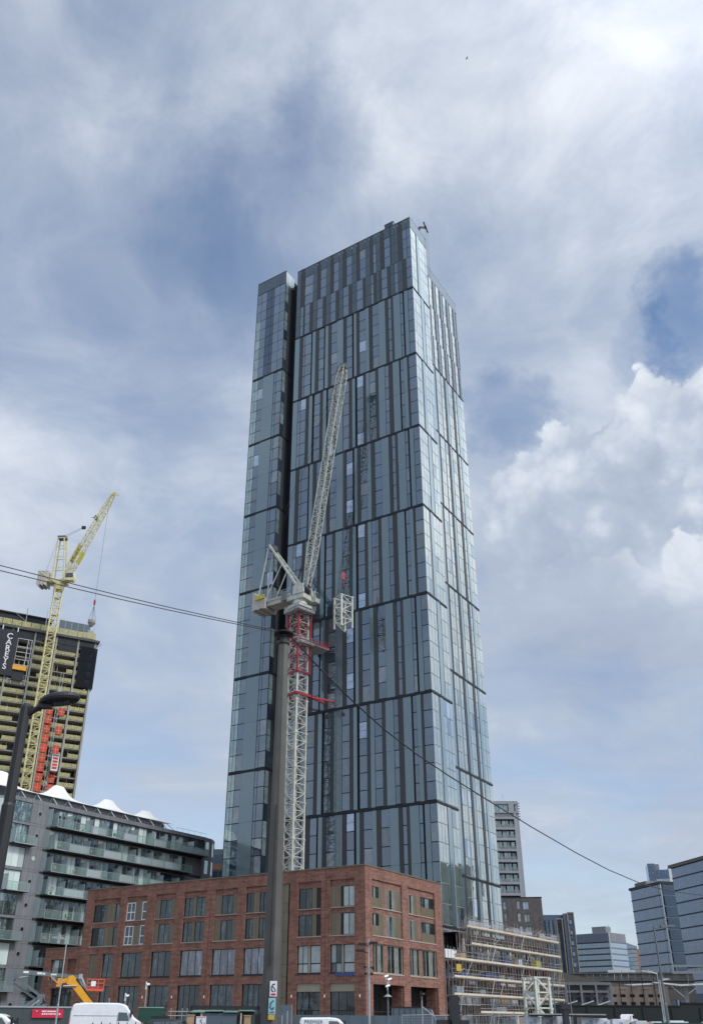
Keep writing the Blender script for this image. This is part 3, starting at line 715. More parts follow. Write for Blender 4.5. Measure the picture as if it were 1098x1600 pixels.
# right side windows
for bi, (a, c) in enumerate(RB_BAYS):
    w1, w2 = (a, a + 2.85), (a + 3.6, c)
    for z0, z1 in ((13.82, 16.22), (10.65, 13.12)):
        for wi, (x0, x1) in enumerate((w1, w2)):
            low = (bi == 0 and wi == 0) or (bi == 1 and wi == 1); sp = x0 + (x1 - x0) * (.62 if not (bi == 1 and wi == 1) else 1.0)
            if low:
                piece('balustrade_panel', MT['bronze_panel'], BK, R0, x0 + .02, sp - .02, .14, .18, z0, z0 + 1.1)
                window(R0, x0, sp, z0, z1, .24, 3, ['brick_glass', 'blind_glass', 'brick_glass'])
            else: window(R0, x0, sp, z0, z1, .24, 3, ['blind_glass', 'brick_glass'], 'frame_beige')
            if sp < x1:
                for k in range(2): piece('infill_panel', MT['bronze_panel'], BK, R0, sp + (x1 - sp) * k / 2 + .012, sp + (x1 - sp) * (k + 1) / 2 - .012, .16, .22, z0, z1)
    for x0, x1 in (w1, (a + 3.6, c)): window(R0, x0, x1, 6.55, 9.75, .24, 4, ['brick_glass', 'brick_glass', 'blind_glass', 'brick_glass'], 'frame_beige', None, .11)
    # portico: brick cheeks, dark soffit, glazed doors at the back
    for q in ((c - .12, c, .32, 1.9), (a, a + .12, .32, 1.9), (a, c, 1.9, 2.05)): b = MB(); b.box(*q, .02, 5.35, 0, R0); b.build('portico_wall', MT['red_brick'], BK)
    b = MB(); b.box(a + .12, c - .12, .32, 1.9, 5.36, 5.46, 0, R0); b.build('soffit', MT['frame_dark'], BK)
    b = MB(); b.box(a + .12, c - .12, .0, 1.9, .0, .06, 0, R0); b.build('portico_floor', MT['concrete_dark'], BK)
    window(R0, a + .12, c - .12, .06, 5.35, 1.78, 6, 'dark_lobby_glass', 'frame_dark', 2.5)
b = MB()
for x in (-5.75, -24.35, -40.75): b.box(x, x + .03, -.012, -.002, .2, 18.3)
b.build('movement_joint', MT['frame_dark'], BK)
# wall lights on the ground floor piers
for x in (-.8, -5.7, -10.5, -24.3, -29.9, -35.2, -13.9): 
    b = MB(); b.lathe([(.05, 0), (.07, .02), (.07, .3), (.05, .32)], 8); b.build('wall_light', MT['white_trim'], BK, (x, -.09, 3.9))
# blue protective film on one sill
b = MB()
for k in range(7): b.box(-4.2 + k * .4, -3.85 + k * .4, -.09, -.02, 6.25 - .05 * (k % 3), 6.56)
b.build('protective_film', MT['blue_sheet'], BK)
# lower wing at the left end
b = MB(); wall_sheet(b, L0, -56, -48.5, 0, 10.6, [(-54.6, -51.6, 6.3, 9.1), (-51.0, -49.1, 6.3, 9.1), (-53.8, -49.2, .3, 5.3)], .5)
b.poly([(-56, 0, 10.6), (-48.5, 0, 10.6), (-48.5, 15, 10.6), (-56, 15, 10.6)]); b.poly([(-56, 15, 0), (-56, 0, 0), (-56, 0, 10.6), (-56, 15, 10.6)])
b.build('lower_wing_wall', MT['red_brick'], BK)
b = MB(); b.box(-56.06, -48.5, -.06, .4, 10.603, 10.72); b.build('coping', MT['bronze_panel'], BK)
b = MB(); b.box(-51.0, -49.1, .5, .6, 6.3, 9.1); b.build('blind_recess', MT['red_brick'], BK)
window(L0, -54.6, -51.6, 6.3, 9.1, .42, 2, ['blind_glass', 'brick_glass']); window(L0, -53.8, -49.2, .3, 5.3, .42, 5)
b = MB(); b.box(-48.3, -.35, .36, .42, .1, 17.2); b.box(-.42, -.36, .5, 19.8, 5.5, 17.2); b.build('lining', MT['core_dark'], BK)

# ------------------------------------------------------------------ grey apartment block with balconies
AP = thing('apartment_block', 'grey clad apartment block with rows of glazed balconies and porthole windows at left', 'apartment block', (-49.2, 139.5, 0), 53.5)
A0 = Fr(0, 0, 0); FLR = 3.42; TOPF = 28.85; Z_TOP = 32.55
levels = [TOPF - FLR * k for k in range(9)]                  # floor levels, the lowest near the ground
b = MB()
b.box(3.42, 6.55, .02, .6, 0, 31.9); b.box(6.55, 43, .55, 1.2, 0, 31.9); b.box(0, 3.42, .55, 1.2, 0, 31.9); b.box(0, 43, 1.2, 14, 0, 31.9)
b.box(0, 6.55, .06, 1.2, 31.9, Z_TOP); b.box(6.55, 43, .06, 1.2, 31.9, Z_TOP); b.box(0, 43, 1.2, 14, 31.9, Z_TOP - .2)
b.build('wall', MT['grey_cladding'], AP)
# the building bends away at both ends
ends = MB(); pts = [(43, .06), (45.4, .45), (47.4, 1.6), (49.0, 3.6), (49.8, 6.8), (50.0, 14)]
for (xa, ya), (xb, yb) in zip(pts, pts[1:]): ends.poly([(xa, ya, 0), (xb, yb, 0), (xb, yb, Z_TOP), (xa, ya, Z_TOP)])
ends.poly([(p[0], p[1], Z_TOP) for p in pts] + [(43, 14, Z_TOP)]); ends.build('curved_end', MT['grey_cladding'], AP)
b = MB(); b.box(-14, -.02, .5, 13, 0, Z_TOP - .15); b.build('left_wing', MT['grey_cladding'], AP, (0, 0, 0), R(-22))
lw = Fr(0, 0, -22)
bal_i = 0
flat_panes = Pieces('window_pane', AP, 'window_glazing'); clad = Pieces('cladding_panel', AP, 'cladding_sheet')
for k, z in enumerate(levels):                               # glazed wing beyond the street lamp
    for j in range(6): flat_panes.add(MT['curtain' if (k + j) % 4 == 0 else 'flat_glass'], lw, -1.2 - j * 1.15 - 1.1, -1.2 - j * 1.15, .42, .47, z + .25, z + 3.1, .2)
for j in range(40): clad.add(MT['grey_cladding'], A0, .04 + j * 1.07, .04 + j * 1.07 + 1.04, .0, .055, 31.92, Z_TOP - .02)
for (xa, ya), (xb, yb) in zip(pts, pts[1:]):
    ang = math.degrees(math.atan2(yb - ya, xb - xa)); L = math.hypot(xb - xa, yb - ya); f = Fr(xa, ya, ang)
    for k, z in enumerate(levels[:5]):
        flat_panes.add(MT['flat_glass'], f, L * .18, L * .62, -.03, .03, z + .5, z + 2.9, .2)
    for j in range(3):
        for k, z in enumerate(levels): clad.add(MT['grey_cladding'], f, L * j / 3 + .02, L * (j + 1) / 3 - .02, -.015, .02, z - .25, z + FLR - .3) if j != 1 else None
def balcony(x0, x1, z, solid, depth=1.35, screens=True):
    """slab with its balustrade, rail and divider screen as sub-parts"""
    s = MB(); s.box(x0, x1, -depth, .5, z - .18, z); o = s.build('balcony', MT['balcony_dark'], AP)
    piece('balustrade', MT['frosted_balustrade' if solid else 'clear_balustrade'], o, A0, x0 + .08, x1 - .08, -depth, -depth + .02, z + .05, z + 1.12)
    r = MB(); r.bar((x0 + .03, -depth + .01, z + 1.16), (x1 - .03, -depth + .01, z + 1.16), .07); r.bar((x0 + .05, -depth + .01, z), (x0 + .05, -depth + .01, z + 1.16), .07); r.bar((x1 - .05, -depth + .01, z), (x1 - .05, -depth + .01, z + 1.16), .07); r.bar((x0, -depth - .01, z - .06), (x1, -depth - .01, z - .06), .12)
    r.build('handrail', MT['aluminium'], o)
    if screens:
        piece('divider_screen', MT['frosted_balustrade'], o, A0, x0 - .015, x0 + .015, -depth + .05, .48, z + .02, z + 2.15)
        r = MB(); r.bar((x0, -depth + .03, z), (x0, -depth + .03, z + 2.2), .06); r.bar((x0, -depth + .03, z + 2.18), (x0, .45, z + 2.18), .05); r.build('screen_frame', MT['aluminium'], o)
    return o
for k, z in enumerate(levels):
    # bay next to the portholes: flush glazing and balconies by turns
    m = ['flat_glass', 'flat_glass', 'curtain', 'curtain', 'flat_glass', 'flat_glass', 'curtain', 'flat_glass', 'flat_glass'][k]
    for j in range(3): flat_panes.add(MT[m], A0, .3 + j * 1.03, .3 + j * 1.03 + 1.0, .05 if k % 2 == 0 else .3, .10 if k % 2 == 0 else .35, z + .05, z + 2.95, .15)
    clad.add(MT['grey_cladding'], A0, .04, 3.40, .0, .05, z - .38, z - .02)
    if k % 2 == 1: balcony(.3, 4.25, z, False, 1.3)
    for j in range(3): clad.add(MT['grey_cladding'], A0, 3.45 + j * 1.03, 3.45 + j * 1.03 + 1.0, -.03, .015, z + .03, z + 3.02)
    for j in range(3): clad.add(MT['grey_cladding'], A0, 3.45 + j * 1.03, 3.45 + j * 1.03 + 1.0, -.03, .015, z - .34, z - .02)
    b = MB(); n = 18
    ring = [(5.02 + math.cos(2 * math.pi * q / n) * .36, z + 1.62 + math.sin(2 * math.pi * q / n) * .36) for q in range(n)]
    b.prism(ring, -.075, -.032); o = b.build('porthole', MT['aluminium'], AP)
    ring = [(5.02 + math.cos(2 * math.pi * q / n) * .30, z + 1.62 + math.sin(2 * math.pi * q / n) * .30) for q in range(n)]
    b = MB(); b.prism(ring, -.085, -.076); b.build('pane', MT['curtain' if k == 2 else 'lamp_black'], o)
    # long run of balconies
    x = 7.7; j = 0
    while x < (39 if k == 0 else 37):
        w = 3.05 if j % 2 == 0 else 3.97
        solid = (j % 2 == 0 and j > 0) if k % 2 == 0 else (j % 2 == 1)
        if k >= 4: solid = False
        if x > 28 and k < 3: solid = solid or j % 3 == 0
        balcony(x, x + w - .06, z, solid)
        q = 0; xx = x
        while xx < x + w - .2:
            ww = [.95, 1.1, .8][(q + j + k) % 3]; ww = min(ww, x + w - xx)
            r = random.random()
            flat_panes.add(MT['curtain' if r < .38 else 'flat_glass' if r < .88 else 'deep_glass'], A0, xx + .05, xx + ww - .05, .46, .52, z + .03, z + 2.85, .2)
            if r > .72: flat_panes.add(MT['deep_glass'], A0, xx + .2, xx + ww - .2, .43, .455, z + .15, z + 2.1, .2)
            xx += ww; q += 1
        x += w; j += 1
    # end screen where the balconies meet the porthole wall
    piece('divider_screen', MT['frosted_balustrade'], AP, A0, 6.57, 6.60, -1.25, .0, z + .02, z + 2.6)
flat_panes.done(); clad.done()
def ap(x, y, z): c, q = math.cos(R(53.5)), math.sin(R(53.5)); return (-49.2 + x * c - y * q, 139.5 + x * q + y * c, z)
SP_ = [('bushy potted shrub on a top floor apartment balcony', 13.2, 0, 's'), ('dark folding chair and round table on the top row balcony', 20.2, 0, 'c'), ('pair of pale chairs on the second row balcony near the portholes', 9.2, 1, 'c'), ('white chair pushed to the rail of the second row balcony', 15.8, 1, 'c'), ('wicker chair on the third row balcony near the portholes', 9.0, 2, 'c'), ('small table and chair on the third row balcony', 12.6, 2, 'c'), ('potted shrub on the fourth row balcony', 8.6, 3, 's'), ('lone chair on the fifth row balcony', 12.4, 4, 'c'), ('chair beside a storage box on the sixth row balcony', 8.8, 5, 'c')]
for lab, x, lvl, kind in SP_:
    z = levels[lvl]
    if kind == 's':
        t = thing('potted_shrub', lab, 'plant', ap(x, -.9, z), 53.5); b = MB(); b.lathe([(.16, 0), (.2, .35)], 10); b.build('pot', MT['block_brown'], t)
        b = MB()
        for q in range(160):
            a, e, r = random.uniform(0, 6.28), random.uniform(-1, 1.4), random.uniform(.15, .42); p = Vector((math.cos(a) * r * 1.5, math.sin(a) * r, .75 + e * .3)); d1 = Vector((random.uniform(-1, 1), random.uniform(-1, 1), random.uniform(-1, 1))) * .08; d2 = Vector((random.uniform(-1, 1), random.uniform(-1, 1), random.uniform(-1, 1))) * .08
            b.poly([p - d1, p + d2, p + d1])
        b.build('foliage', MT['leaf_green'], t)
    else:
        t = thing('balcony_chair', lab, 'chair', ap(x, -.8, z), 53.5 + random.uniform(-30, 30)); m = random.choice(['white_paint', 'lamp_black', 'timber'])
        b = MB(); b.box(-.22, .22, -.22, .22, .42, .46); b.build('seat', MT[m], t); b = MB(); b.box(-.22, .22, .2, .24, .46, .9); b.build('backrest', MT[m], t)
        for px in (-.2, .2):
            for py in (-.2, .2): b = MB(); b.bar((px, py, 0), (px, py, .42), .035); b.build('leg', MT[m], t)
        b = MB(); b.lathe([(.3, .68), (.3, .71)], 12, (.75, 0)); b.tube((.75, 0, 0), (.75, 0, .68), .03, 6)
        t2 = thing('balcony_table', 'round table beside the ' + lab.split(' on the')[0].split(' to the')[0].replace('and round table', '').replace('small table and ', '').strip() + ' on the ' + ['top', 'second', 'third', 'fourth', 'fifth', 'sixth'][lvl] + ' balcony row', 'table', ap(x, -.8, z), 53.5); b.build('tabletop', MT['aluminium'], t2)
b = MB()
for k, z in enumerate(levels): b.box(6.56, 43, .5, .545, z - .35, z - .02)
b.build('slab_edge', MT['balcony_dark'], AP)
# roof terrace: louvred screen, steel props, tensile canopy
b = MB(); b.box(-.5, 33.5, 1.5, 1.6, Z_TOP, 33.6); b.build('terrace_screen', MT['render_grey'], AP)
b = MB()
for k in range(5): b.box(-.5, 33.5, 1.40, 1.47, Z_TOP + .12 + k * .2, Z_TOP + .17 + k * .2)
b.build('louvre', MT['grey_cladding'], AP)
for k in range(11):
    b = MB(); x = 2.2 + k * 3.1; b.bar((x, .5, Z_TOP + .1), (x - .75, 1.0, 33.75), .13); b.bar((x - 1.3, .9, Z_TOP + .1), (x - .75, 1.0, 33.75), .07); b.build('canopy_prop', MT['aluminium'], AP)
CN = thing('tensile_canopy', 'white tensile fabric canopy with four humps along the apartment roof', 'canopy', (-49.2, 139.5, 0), 53.5)
peaks = [(-1.0, 3.2, 36.5), (10.2, 3.2, 36.35), (21.1, 3.2, 36.0), (30.2, 3.2, 35.6)]
nx, ny = 150, 18; x0c, x1c, y0c, y1c = -9.5, 35.0, .6, 6.2
vs, fs = [], []
for i in range(nx + 1):
    for j in range(ny + 1):
        x = x0c + (x1c - x0c) * i / nx; y = y0c + (y1c - y0c) * j / ny
        edge = max(0.0, min(1.0, min(y - y0c, y1c - y) / 2.4)); z = 33.72 + .25 * edge
        for px, py, pz in peaks:
            d = math.hypot((x - px) / 1.18, y - py); hgt = pz - 33.9; k = 1.16 / (1 + (d / 1.55) ** 2.3)
            z = max(z, 33.72 + .25 * edge + hgt * min(k, 1.0 - .02 * d) * edge ** .35)
        vs.append((x, y, z))
for i in range(nx):
    for j in range(ny):
        a = i * (ny + 1) + j; fs.append((a, a + ny + 1, a + ny + 2, a + 1))
me = bpy.data.meshes.new('canopy'); me.from_pydata(vs, [], fs); me.materials.append(MT['tent_fabric']); me.polygons.foreach_set('use_smooth', [True] * len(fs)); me.update()
o = link('fabric', me, CN); md = o.modifiers.new('solid', 'SOLIDIFY'); md.thickness = .04
b = MB(); b.path([(33.4, 1.0, 33.75), (35.5, .6, 32.6)], .05); b.path([(36 + k * 1.6, .7 + .0 * k, 33.35) for k in range(6)], .03, 4)
for k in range(6): b.tube((36 + k * 1.6, .7, Z_TOP), (36 + k * 1.6, .7, 33.35), .03, 4)
b.build('roof_rail', MT['aluminium'], AP)
# small neighbour seen between the apartments and the tower
NB_ = thing('low_office', 'small glazed building with a red floor band between the apartments and the tower', 'building', (-28.6, 198.4, 0), -4)
b = MB(); b.box(0, 12, 0, 12, 0, 34.3); b.build('wall', MT['grey_cladding'], NB_)
f = Fr(0, 0, 0)
for k in range(8):
    for j in range(7): piece('window_pane', MT['pale_glass' if (j < 2) else 'deep_glass'], NB_, f, .2 + j * 1.65, .2 + j * 1.65 + 1.5, -.06, .0, 6.6 + k * 3.42, 6.6 + k * 3.42 + 2.6, .1)
piece('floor_band', MT['orange_brick'], NB_, f, 2.8, 12, -.2, -.07, 30.0, 31.2)
b = MB(); b.box(-.6, 2.6, -1.2, -.06, 9, 33); b.build('stair_bay', MT['pale_glass'], NB_)
# ------------------------------------------------------------------ concrete frame tower (left, far)
CT = thing('concrete_tower', 'unfinished concrete frame tower with yellow edge guards and black netting', 'building under construction', (-75.66, 264.40, 0), 27.0)
C0 = Fr(0, 0, 0); CF = 2.93; CTOP = 112.4
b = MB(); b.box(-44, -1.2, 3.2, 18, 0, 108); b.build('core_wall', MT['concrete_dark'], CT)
lv = [94.6 - CF * k for k in range(-4, 26)]
for z in lv:
    piece('floor_slab', MT['concrete'], CT, C0, -45, 0, -.15, 3.2, z - .28, z)
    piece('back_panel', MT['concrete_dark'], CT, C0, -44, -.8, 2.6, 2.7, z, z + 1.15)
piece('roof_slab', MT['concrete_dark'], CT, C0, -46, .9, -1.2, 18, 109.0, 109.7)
for a, c in ((-5.3, -.6), (-12.2, -5.9), (-18.8, -12.8), (-25.6, -19.4), (-32.2, -26.2), (-38.7, -32.8)): piece('shadow_netting', MT['netting_black'], CT, C0, a, c, -.6, -.55, 106.6 if a > -20 else 105.2, 108.98)  # dark band below the roof overhang: black netting and painted shadow together
piece('roof_slab', MT['concrete'], CT, C0, -45, 0, -.2, 18, 109.72, 110.2)
for x in (-.30, -5.6, -12.5, -19.1, -25.9, -32.5, -39): piece('column', MT['concrete'], CT, C0, x - .27, x + .27, -.5, .2, 0, 109.0)
piece('end_wall', MT['concrete'], CT, C0, -.6, .0, .22, 17, 0, 94.6)
# yellow mesh edge guards between columns, one frame per bay and floor
gm = bpy.data.materials.new('edge_guard_mesh'); gm.use_nodes = True; g = NG(gm.node_tree); bs = g.n['Principled BSDF']; out = g.n['Material Output']
bs.inputs['Base Color'].default_value = (.52, .49, .25, 1); bs.inputs['Roughness'].default_value = .7
tr = g.new('ShaderNodeBsdfTransparent'); mx = g.new('ShaderNodeMixShader')
g.put(mx.inputs[0], g.ramp(g.noise(g.new('ShaderNodeNewGeometry').outputs['Position'], 1.2, 3).outputs['Fac'], .3, .7, .40, .78, False)); g.l.new(tr.outputs[0], mx.inputs[1]); g.l.new(bs.outputs[0], mx.inputs[2]); g.l.new(mx.outputs[0], out.inputs[0]); MT['edge_guard_mesh'] = gm
guards = Pieces('edge_guard', CT, 'edge_guard_run'); posts = MB()
cols = [-.30, -5.6, -12.5, -19.1, -25.9, -32.5, -39]
for k, z in enumerate(lv):
    for a, c in zip(cols[1:], cols):
        if a < -20 and z > 92: continue
        n = 3; w = (c - a - .7) / n
        for j in range(n):
            if random.random() < .12: continue
            guards.add(gm, C0, a + .35 + j * w, a + .35 + (j + 1) * w - .12, -.30, -.27, z + .03, z + 1.22)
            posts.box(a + .33 + j * w, a + .40 + j * w, -.34, -.26, z - .25, z + 1.35)
    # props and clutter inside
    for j in range(7):
        x = -1.5 - random.random() * 30; posts.box(x, x + .12, 1.0, 1.1, z, z + CF - .28)
guards.done(); posts.build('guard_post', MT['crane_yellow'], CT)['kind'] = 'stuff'
# rooftop parapet guards, shutters and plant
for j in range(15): piece('edge_guard', gm, CT, C0, -44 + j * 2.9, -44 + j * 2.9 + 2.75, -.4, -.36, 110.2, 112.0)
b = MB(); b.box(-31, -15, 3, 8, 113.2, 115.2); b.box(-33, -14, 2.4, 8.6, 115.2, 115.6); b.box(-29, -28.6, 3, 3.4, 110.2, 113.4); b.box(-18, -17.6, 3, 3.4, 110.2, 113.4); b.build('roof_shutter', MT['netting_black'], CT)
b = MB()
for j in range(5): b.box(-12.2 + j * 2.0, -12.2 + j * 2.0 + 1.9, 1.5, 1.7, 111.2, 115.6)
b.build('shutter_panel', MT['hoarding_blue'], CT)
b = MB(); b.box(-4.2, -.4, .5, 4, 110.2, 112.6); b.box(-3.2, -1.4, .6, 2.4, 112.6, 113.4); b.build('formwork', MT['concrete'], CT)
b = MB()
for x, h in ((-22.5, 117.5), (-16.3, 117.8), (-.9, 115.2), (-2.8, 115.8), (-6, 113.6)): b.tube((x, 2, 110.2), (x, 2, h), .12, 5)
b.path([(-26, .2, 114.5), (-21.5, .2, 111.5)], .09, 4); b.path([(1.6, -.6, 109.0), (.4, -.6, 107.6), (-.2, -.4, 109)], .1, 4); b.build('prop', MT['galvanised'], CT)
# black netting at the corner, banner at the left
b = MB(); b.box(-4.9, .55, -.95, -.85, 93.4, 107.0); b.box(.50, .58, -.85, 6, 93.4, 107.0); b.build('corner_netting', MT['black_net'], CT)
b = MB(); b.box(-11.8, -6, -.5, -.42, 104.6, 108.9); b.box(-23.8, -19.6, -.5, -.42, 104.9, 108.9); b.build('bay_netting', MT['netting_black'], CT)
BN = thing('site_banner', 'black scaffold banner with vertical white CAREYS lettering on the concrete tower', 'banner', (-75.66 + .891 * -27.0 + .454 * 1.3, 264.40 + .454 * -27.0 - .891 * 1.3, 0), 27.0)
b = MB(); b.box(-6.5, 2.9, -.06, .0, 93.3, 107.9); b.build('sheet', MT['netting_black'], BN)
b = MB()
for x in (-4.1, -2.1, 2.4): b.tube((x, .05, 107.7), (x, .05, 109.2), .16, 6)
b.build('fixing', MT['white_trim'], BN)
for i, ch in enumerate('CAREYS'):
    o = text('letter', ch, 2.55, 'net_letters', BN, (.35, -.075, 105.1 - i * 1.98), .035); o.rotation_euler = (R(90), 0, 0)
# loading bay frame with a yellow platform
LP = thing('loading_platform', 'grey steel loading bay with a yellow platform on the concrete tower', 'platform', (-75.66 + .891 * -22.4 + .454 * .6, 264.40 + .454 * -22.4 - .891 * .6, 0), 27.0)
b = MB()
for x in (-2.7, -1.6, 1.5, 2.6): b.bar((x, 0, 91), (x, 0, 106), .16)
for z in (91.0, 92.6, 97.5, 99.2, 101.6, 103.4, 106): b.bar((-2.9, 0, z), (2.9, 0, z), .16)
for z in (92, 98, 103): b.bar((-2.7, .05, z), (-1.6, .05, z + 3), .08); b.bar((1.5, .05, z + 3), (2.6, .05, z), .08)
b.build('frame', MT['galvanised'], LP)
b = MB(); b.box(-1.9, 2.2, -.9, .6, 95.6, 97.0); b.build('deck', MT['plant_yellow'], LP)
b = MB(); b.box(-3.0, 3.0, -.3, .4, 90.6, 91.1); b.box(-1.7, 1.8, -.35, 0, 92.4, 95.4); b.build('underside', MT['netting_black'], LP)
# red landing gates, each its own part, and the hoist
HO = thing('goods_hoist', 'red landing gates with a white and red goods hoist on the concrete tower', 'hoist', (-75.66 + .891 * -9.6 + .454 * .55, 264.40 + .454 * -9.6 - .891 * .55, 0), 27.0)
for k, z in enumerate([86.0 - CF * j for j in range(16)]):
    for side in (0, 1):
        if side and k in (1, 3): continue
        x = -1.6 if side == 0 else 2.0
        o = piece('landing_gate', MT['hoist_red'], HO, C0, x - 1.05 + side * .1, x + 1.0 - side * .1, -.06, 0, z - 2.45, z)
        b = MB(); b.box(x - 1.0, x + .95, -.10, -.065, z - 1.3, z - 1.16); b.box(x - .1, x + .02, -.10, -.065, z - 2.4, z - .05); b.build('gate_bar', MT['mesh_line'], HO)
b = MB()
for x in (.0, .75): b.bar((x, -.6, 0), (x, -.6, 97), .11)
for k in range(62): b.bar((0, -.6, k * 1.5), (.75, -.6, k * 1.5 + 1.5), .07); b.bar((0, -.6, k * 1.5), (.75, -.6, k * 1.5), .07)
b.build('hoist_mast', MT['galvanised'], HO)
b = MB(); b.box(1.0, 3.0, -2.0, -.7, 66.2, 71.2); b.build('hoist_car', MT['white_paint'], HO)
b = MB()
for k in range(4): b.box(1.25, 2.75, -2.05, -2.0, 66.7 + k * .95, 67.4 + k * .95)
b.build('red_panel', MT['hoist_red'], HO)
b = MB(); b.box(1.1, 2.9, -2.1, -2.0, 70.55, 71.1); b.build('car_top', MT['plant_grey'], HO)

# ------------------------------------------------------------------ cranes
def lattice(b, w0, w1, h, n, chord, brace, z0=0.0, style=0):
    """a square lattice tube along +z, width w0 at the foot to w1 at the head"""
    def P(i, z):
        w = (w0 + (w1 - w0) * (z - z0) / h) / 2; return Vector(((-w, w, w, -w)[i], (-w, -w, w, w)[i], z))
    for i in range(4): b.bar(P(i, z0), P(i, z0 + h), chord)
    for k in range(n):
        a, c = z0 + h * k / n, z0 + h * (k + 1) / n
        for i in range(4):
            j = (i + 1) % 4
            if style == 0:
                b.bar(P(i, a), P(j, c), brace) if (k + i) % 2 == 0 else b.bar(P(j, a), P(i, c), brace)
            else:
                m = (P(i, (a + c) / 2) + P(j, (a + c) / 2)) / 2
                b.bar(P(i, a), P(j, (a + c) / 2), brace); b.bar(P(j, (a + c) / 2), P(i, c), brace)
            b.bar(P(i, c), P(j, c), brace)
def mast_mesh(name, m, w, h, n, chord, brace, ladder=True, style=0):
    b = MB(); lattice(b, w, w, h - .06, n, chord, brace, 0, style)
    for i in range(4):                                        # joint plates
        x, y = ((-w / 2, -w / 2), (w / 2, -w / 2), (w / 2, w / 2), (-w / 2, w / 2))[i]; b.box(x - chord * .75, x + chord * .75, y - chord * .75, y + chord * .75, h - .3, h - .02)
    if ladder:
        for x in (-.25, .25): b.bar((x, w * .2, 0), (x, w * .2, h), .05)
        for k in range(int(h / .6)): b.bar((-.25, w * .2, k * .6 + .3), (.25, w * .2, k * .6 + .3), .035)
        b.box(-w * .35, w * .35, -w * .1, w * .42, h * .5, h * .5 + .05)
    return b.mesh(name, m)
def frame_from(p, q, roll=0.0):
    """matrix taking +z onto the direction p->q"""
    d = (Vector(q) - Vector(p)).normalized(); side = d.cross(Vector((0, 0, 1))).normalized(); up = side.cross(d)
    m = Matrix((side, up, d)).transposed().to_4x4(); m.translation = Vector(p); return m

# main crane, mast 2.3 m square seen on its corner
CX_, CY_ = -5.57, 145.89
CR = thing('tower_crane', 'cream luffing tower crane with red climbing collar standing close to the glass tower', 'crane', (CX_, CY_, 0), 0)
mm = mast_mesh('mast_section', MT['crane_cream'], 2.3, 5.8, 4, .27, .105)
MROT = R(43)
for k in range(12): link('mast_section', mm, CR, (0, 0, -1.6 + 5.8 * k), MROT)
# climbing frame
cf = MB(); W = 2.9
def cfp(i, z, w=W): return Vector(((-w / 2, w / 2, w / 2, -w / 2)[i], (-w / 2, -w / 2, w / 2, w / 2)[i], z))
for i in range(4): cf.bar(cfp(i, 55.4), cfp(i, 67.6), .30)
for z in (55.5, 61.5, 67.5):
    for i in range(4): cf.bar(cfp(i, z), cfp((i + 1) % 4, z), .26, .32)
for k, (a, c) in enumerate(((55.6, 58.5), (58.5, 61.4), (61.6, 64.5), (64.5, 67.4))):
    for i in range(4):
        j = (i + 1) % 4; cf.bar(cfp(i, a), cfp(j, c), .13); cf.bar(cfp(i, c), cfp(j, c), .13)
cf.build('climbing_frame', MT['crane_red'], CR, (0, 0, 0), MROT)
def deck(name, x0, x1, y0, y1, z, mdeck='crane_grey', rail='galvanised', h=1.1, sides='fblr'):
    b = MB(); b.box(x0, x1, y0, y1, z - .12, z)
    o = b.build(name, MT[mdeck], CR, (0, 0, 0), MROT); r = MB()
    segs = {'f': ((x0, y0), (x1, y0)), 'b': ((x0, y1), (x1, y1)), 'l': ((x0, y0), (x0, y1)), 'r': ((x1, y0), (x1, y1))}
    for s in sides:
        (a, c), (d, e) = segs[s]
        for q in (.15, .6, 1.1): r.bar((a, c, z + q * h / 1.1), (d, e, z + q * h / 1.1), .06 if q > .2 else .14, .06 if q > .2 else .2)
        n = 5
        for k in range(n + 1): r.bar((a + (d - a) * k / n, c + (e - c) * k / n, z), (a + (d - a) * k / n, c + (e - c) * k / n, z + h), .06)
    r.build('guard_rail', MT[rail], o)
deck('upper_platform', -2.4, 1.5, -2.5, -1.5, 66.9); deck('upper_platform', -2.45, -1.5, -1.5, 1.5, 66.9)
deck('climbing_platform', -1.7, 1.6, -2.4, -1.5, 60.7); deck('climbing_platform', 1.5, 5.2, -2.4, 1.2, 60.9, 'crane_grey', 'crane_red', 1.0)
# tie collar with struts reaching to the tower
b = MB(); w = 3.3
for i in range(4): b.bar(cfp(i, 51.4, w), cfp((i + 1) % 4, 51.4, w), .34, .42)
b.build('tie_collar', MT['crane_red'], CR, (0, 0, 0), MROT)
nrm = Vector((.5479, .8366, 0)); al = Vector((.8366, -.5479, 0))
for off, st in ((1.9, 1.6), (-2.6, -.6), (4.0, 1.9)):
    b = MB(); p = al * st + nrm * 1.7 + Vector((0, 0, 51.4)); q = al * off + nrm * 5.9 + Vector((0, 0, 51.4)); b.bar(p, q, .28, .28); b.bar(q - nrm * .2, q + nrm * .45, .6, .6); b.build('tie_strut', MT['crane_red'], CR)
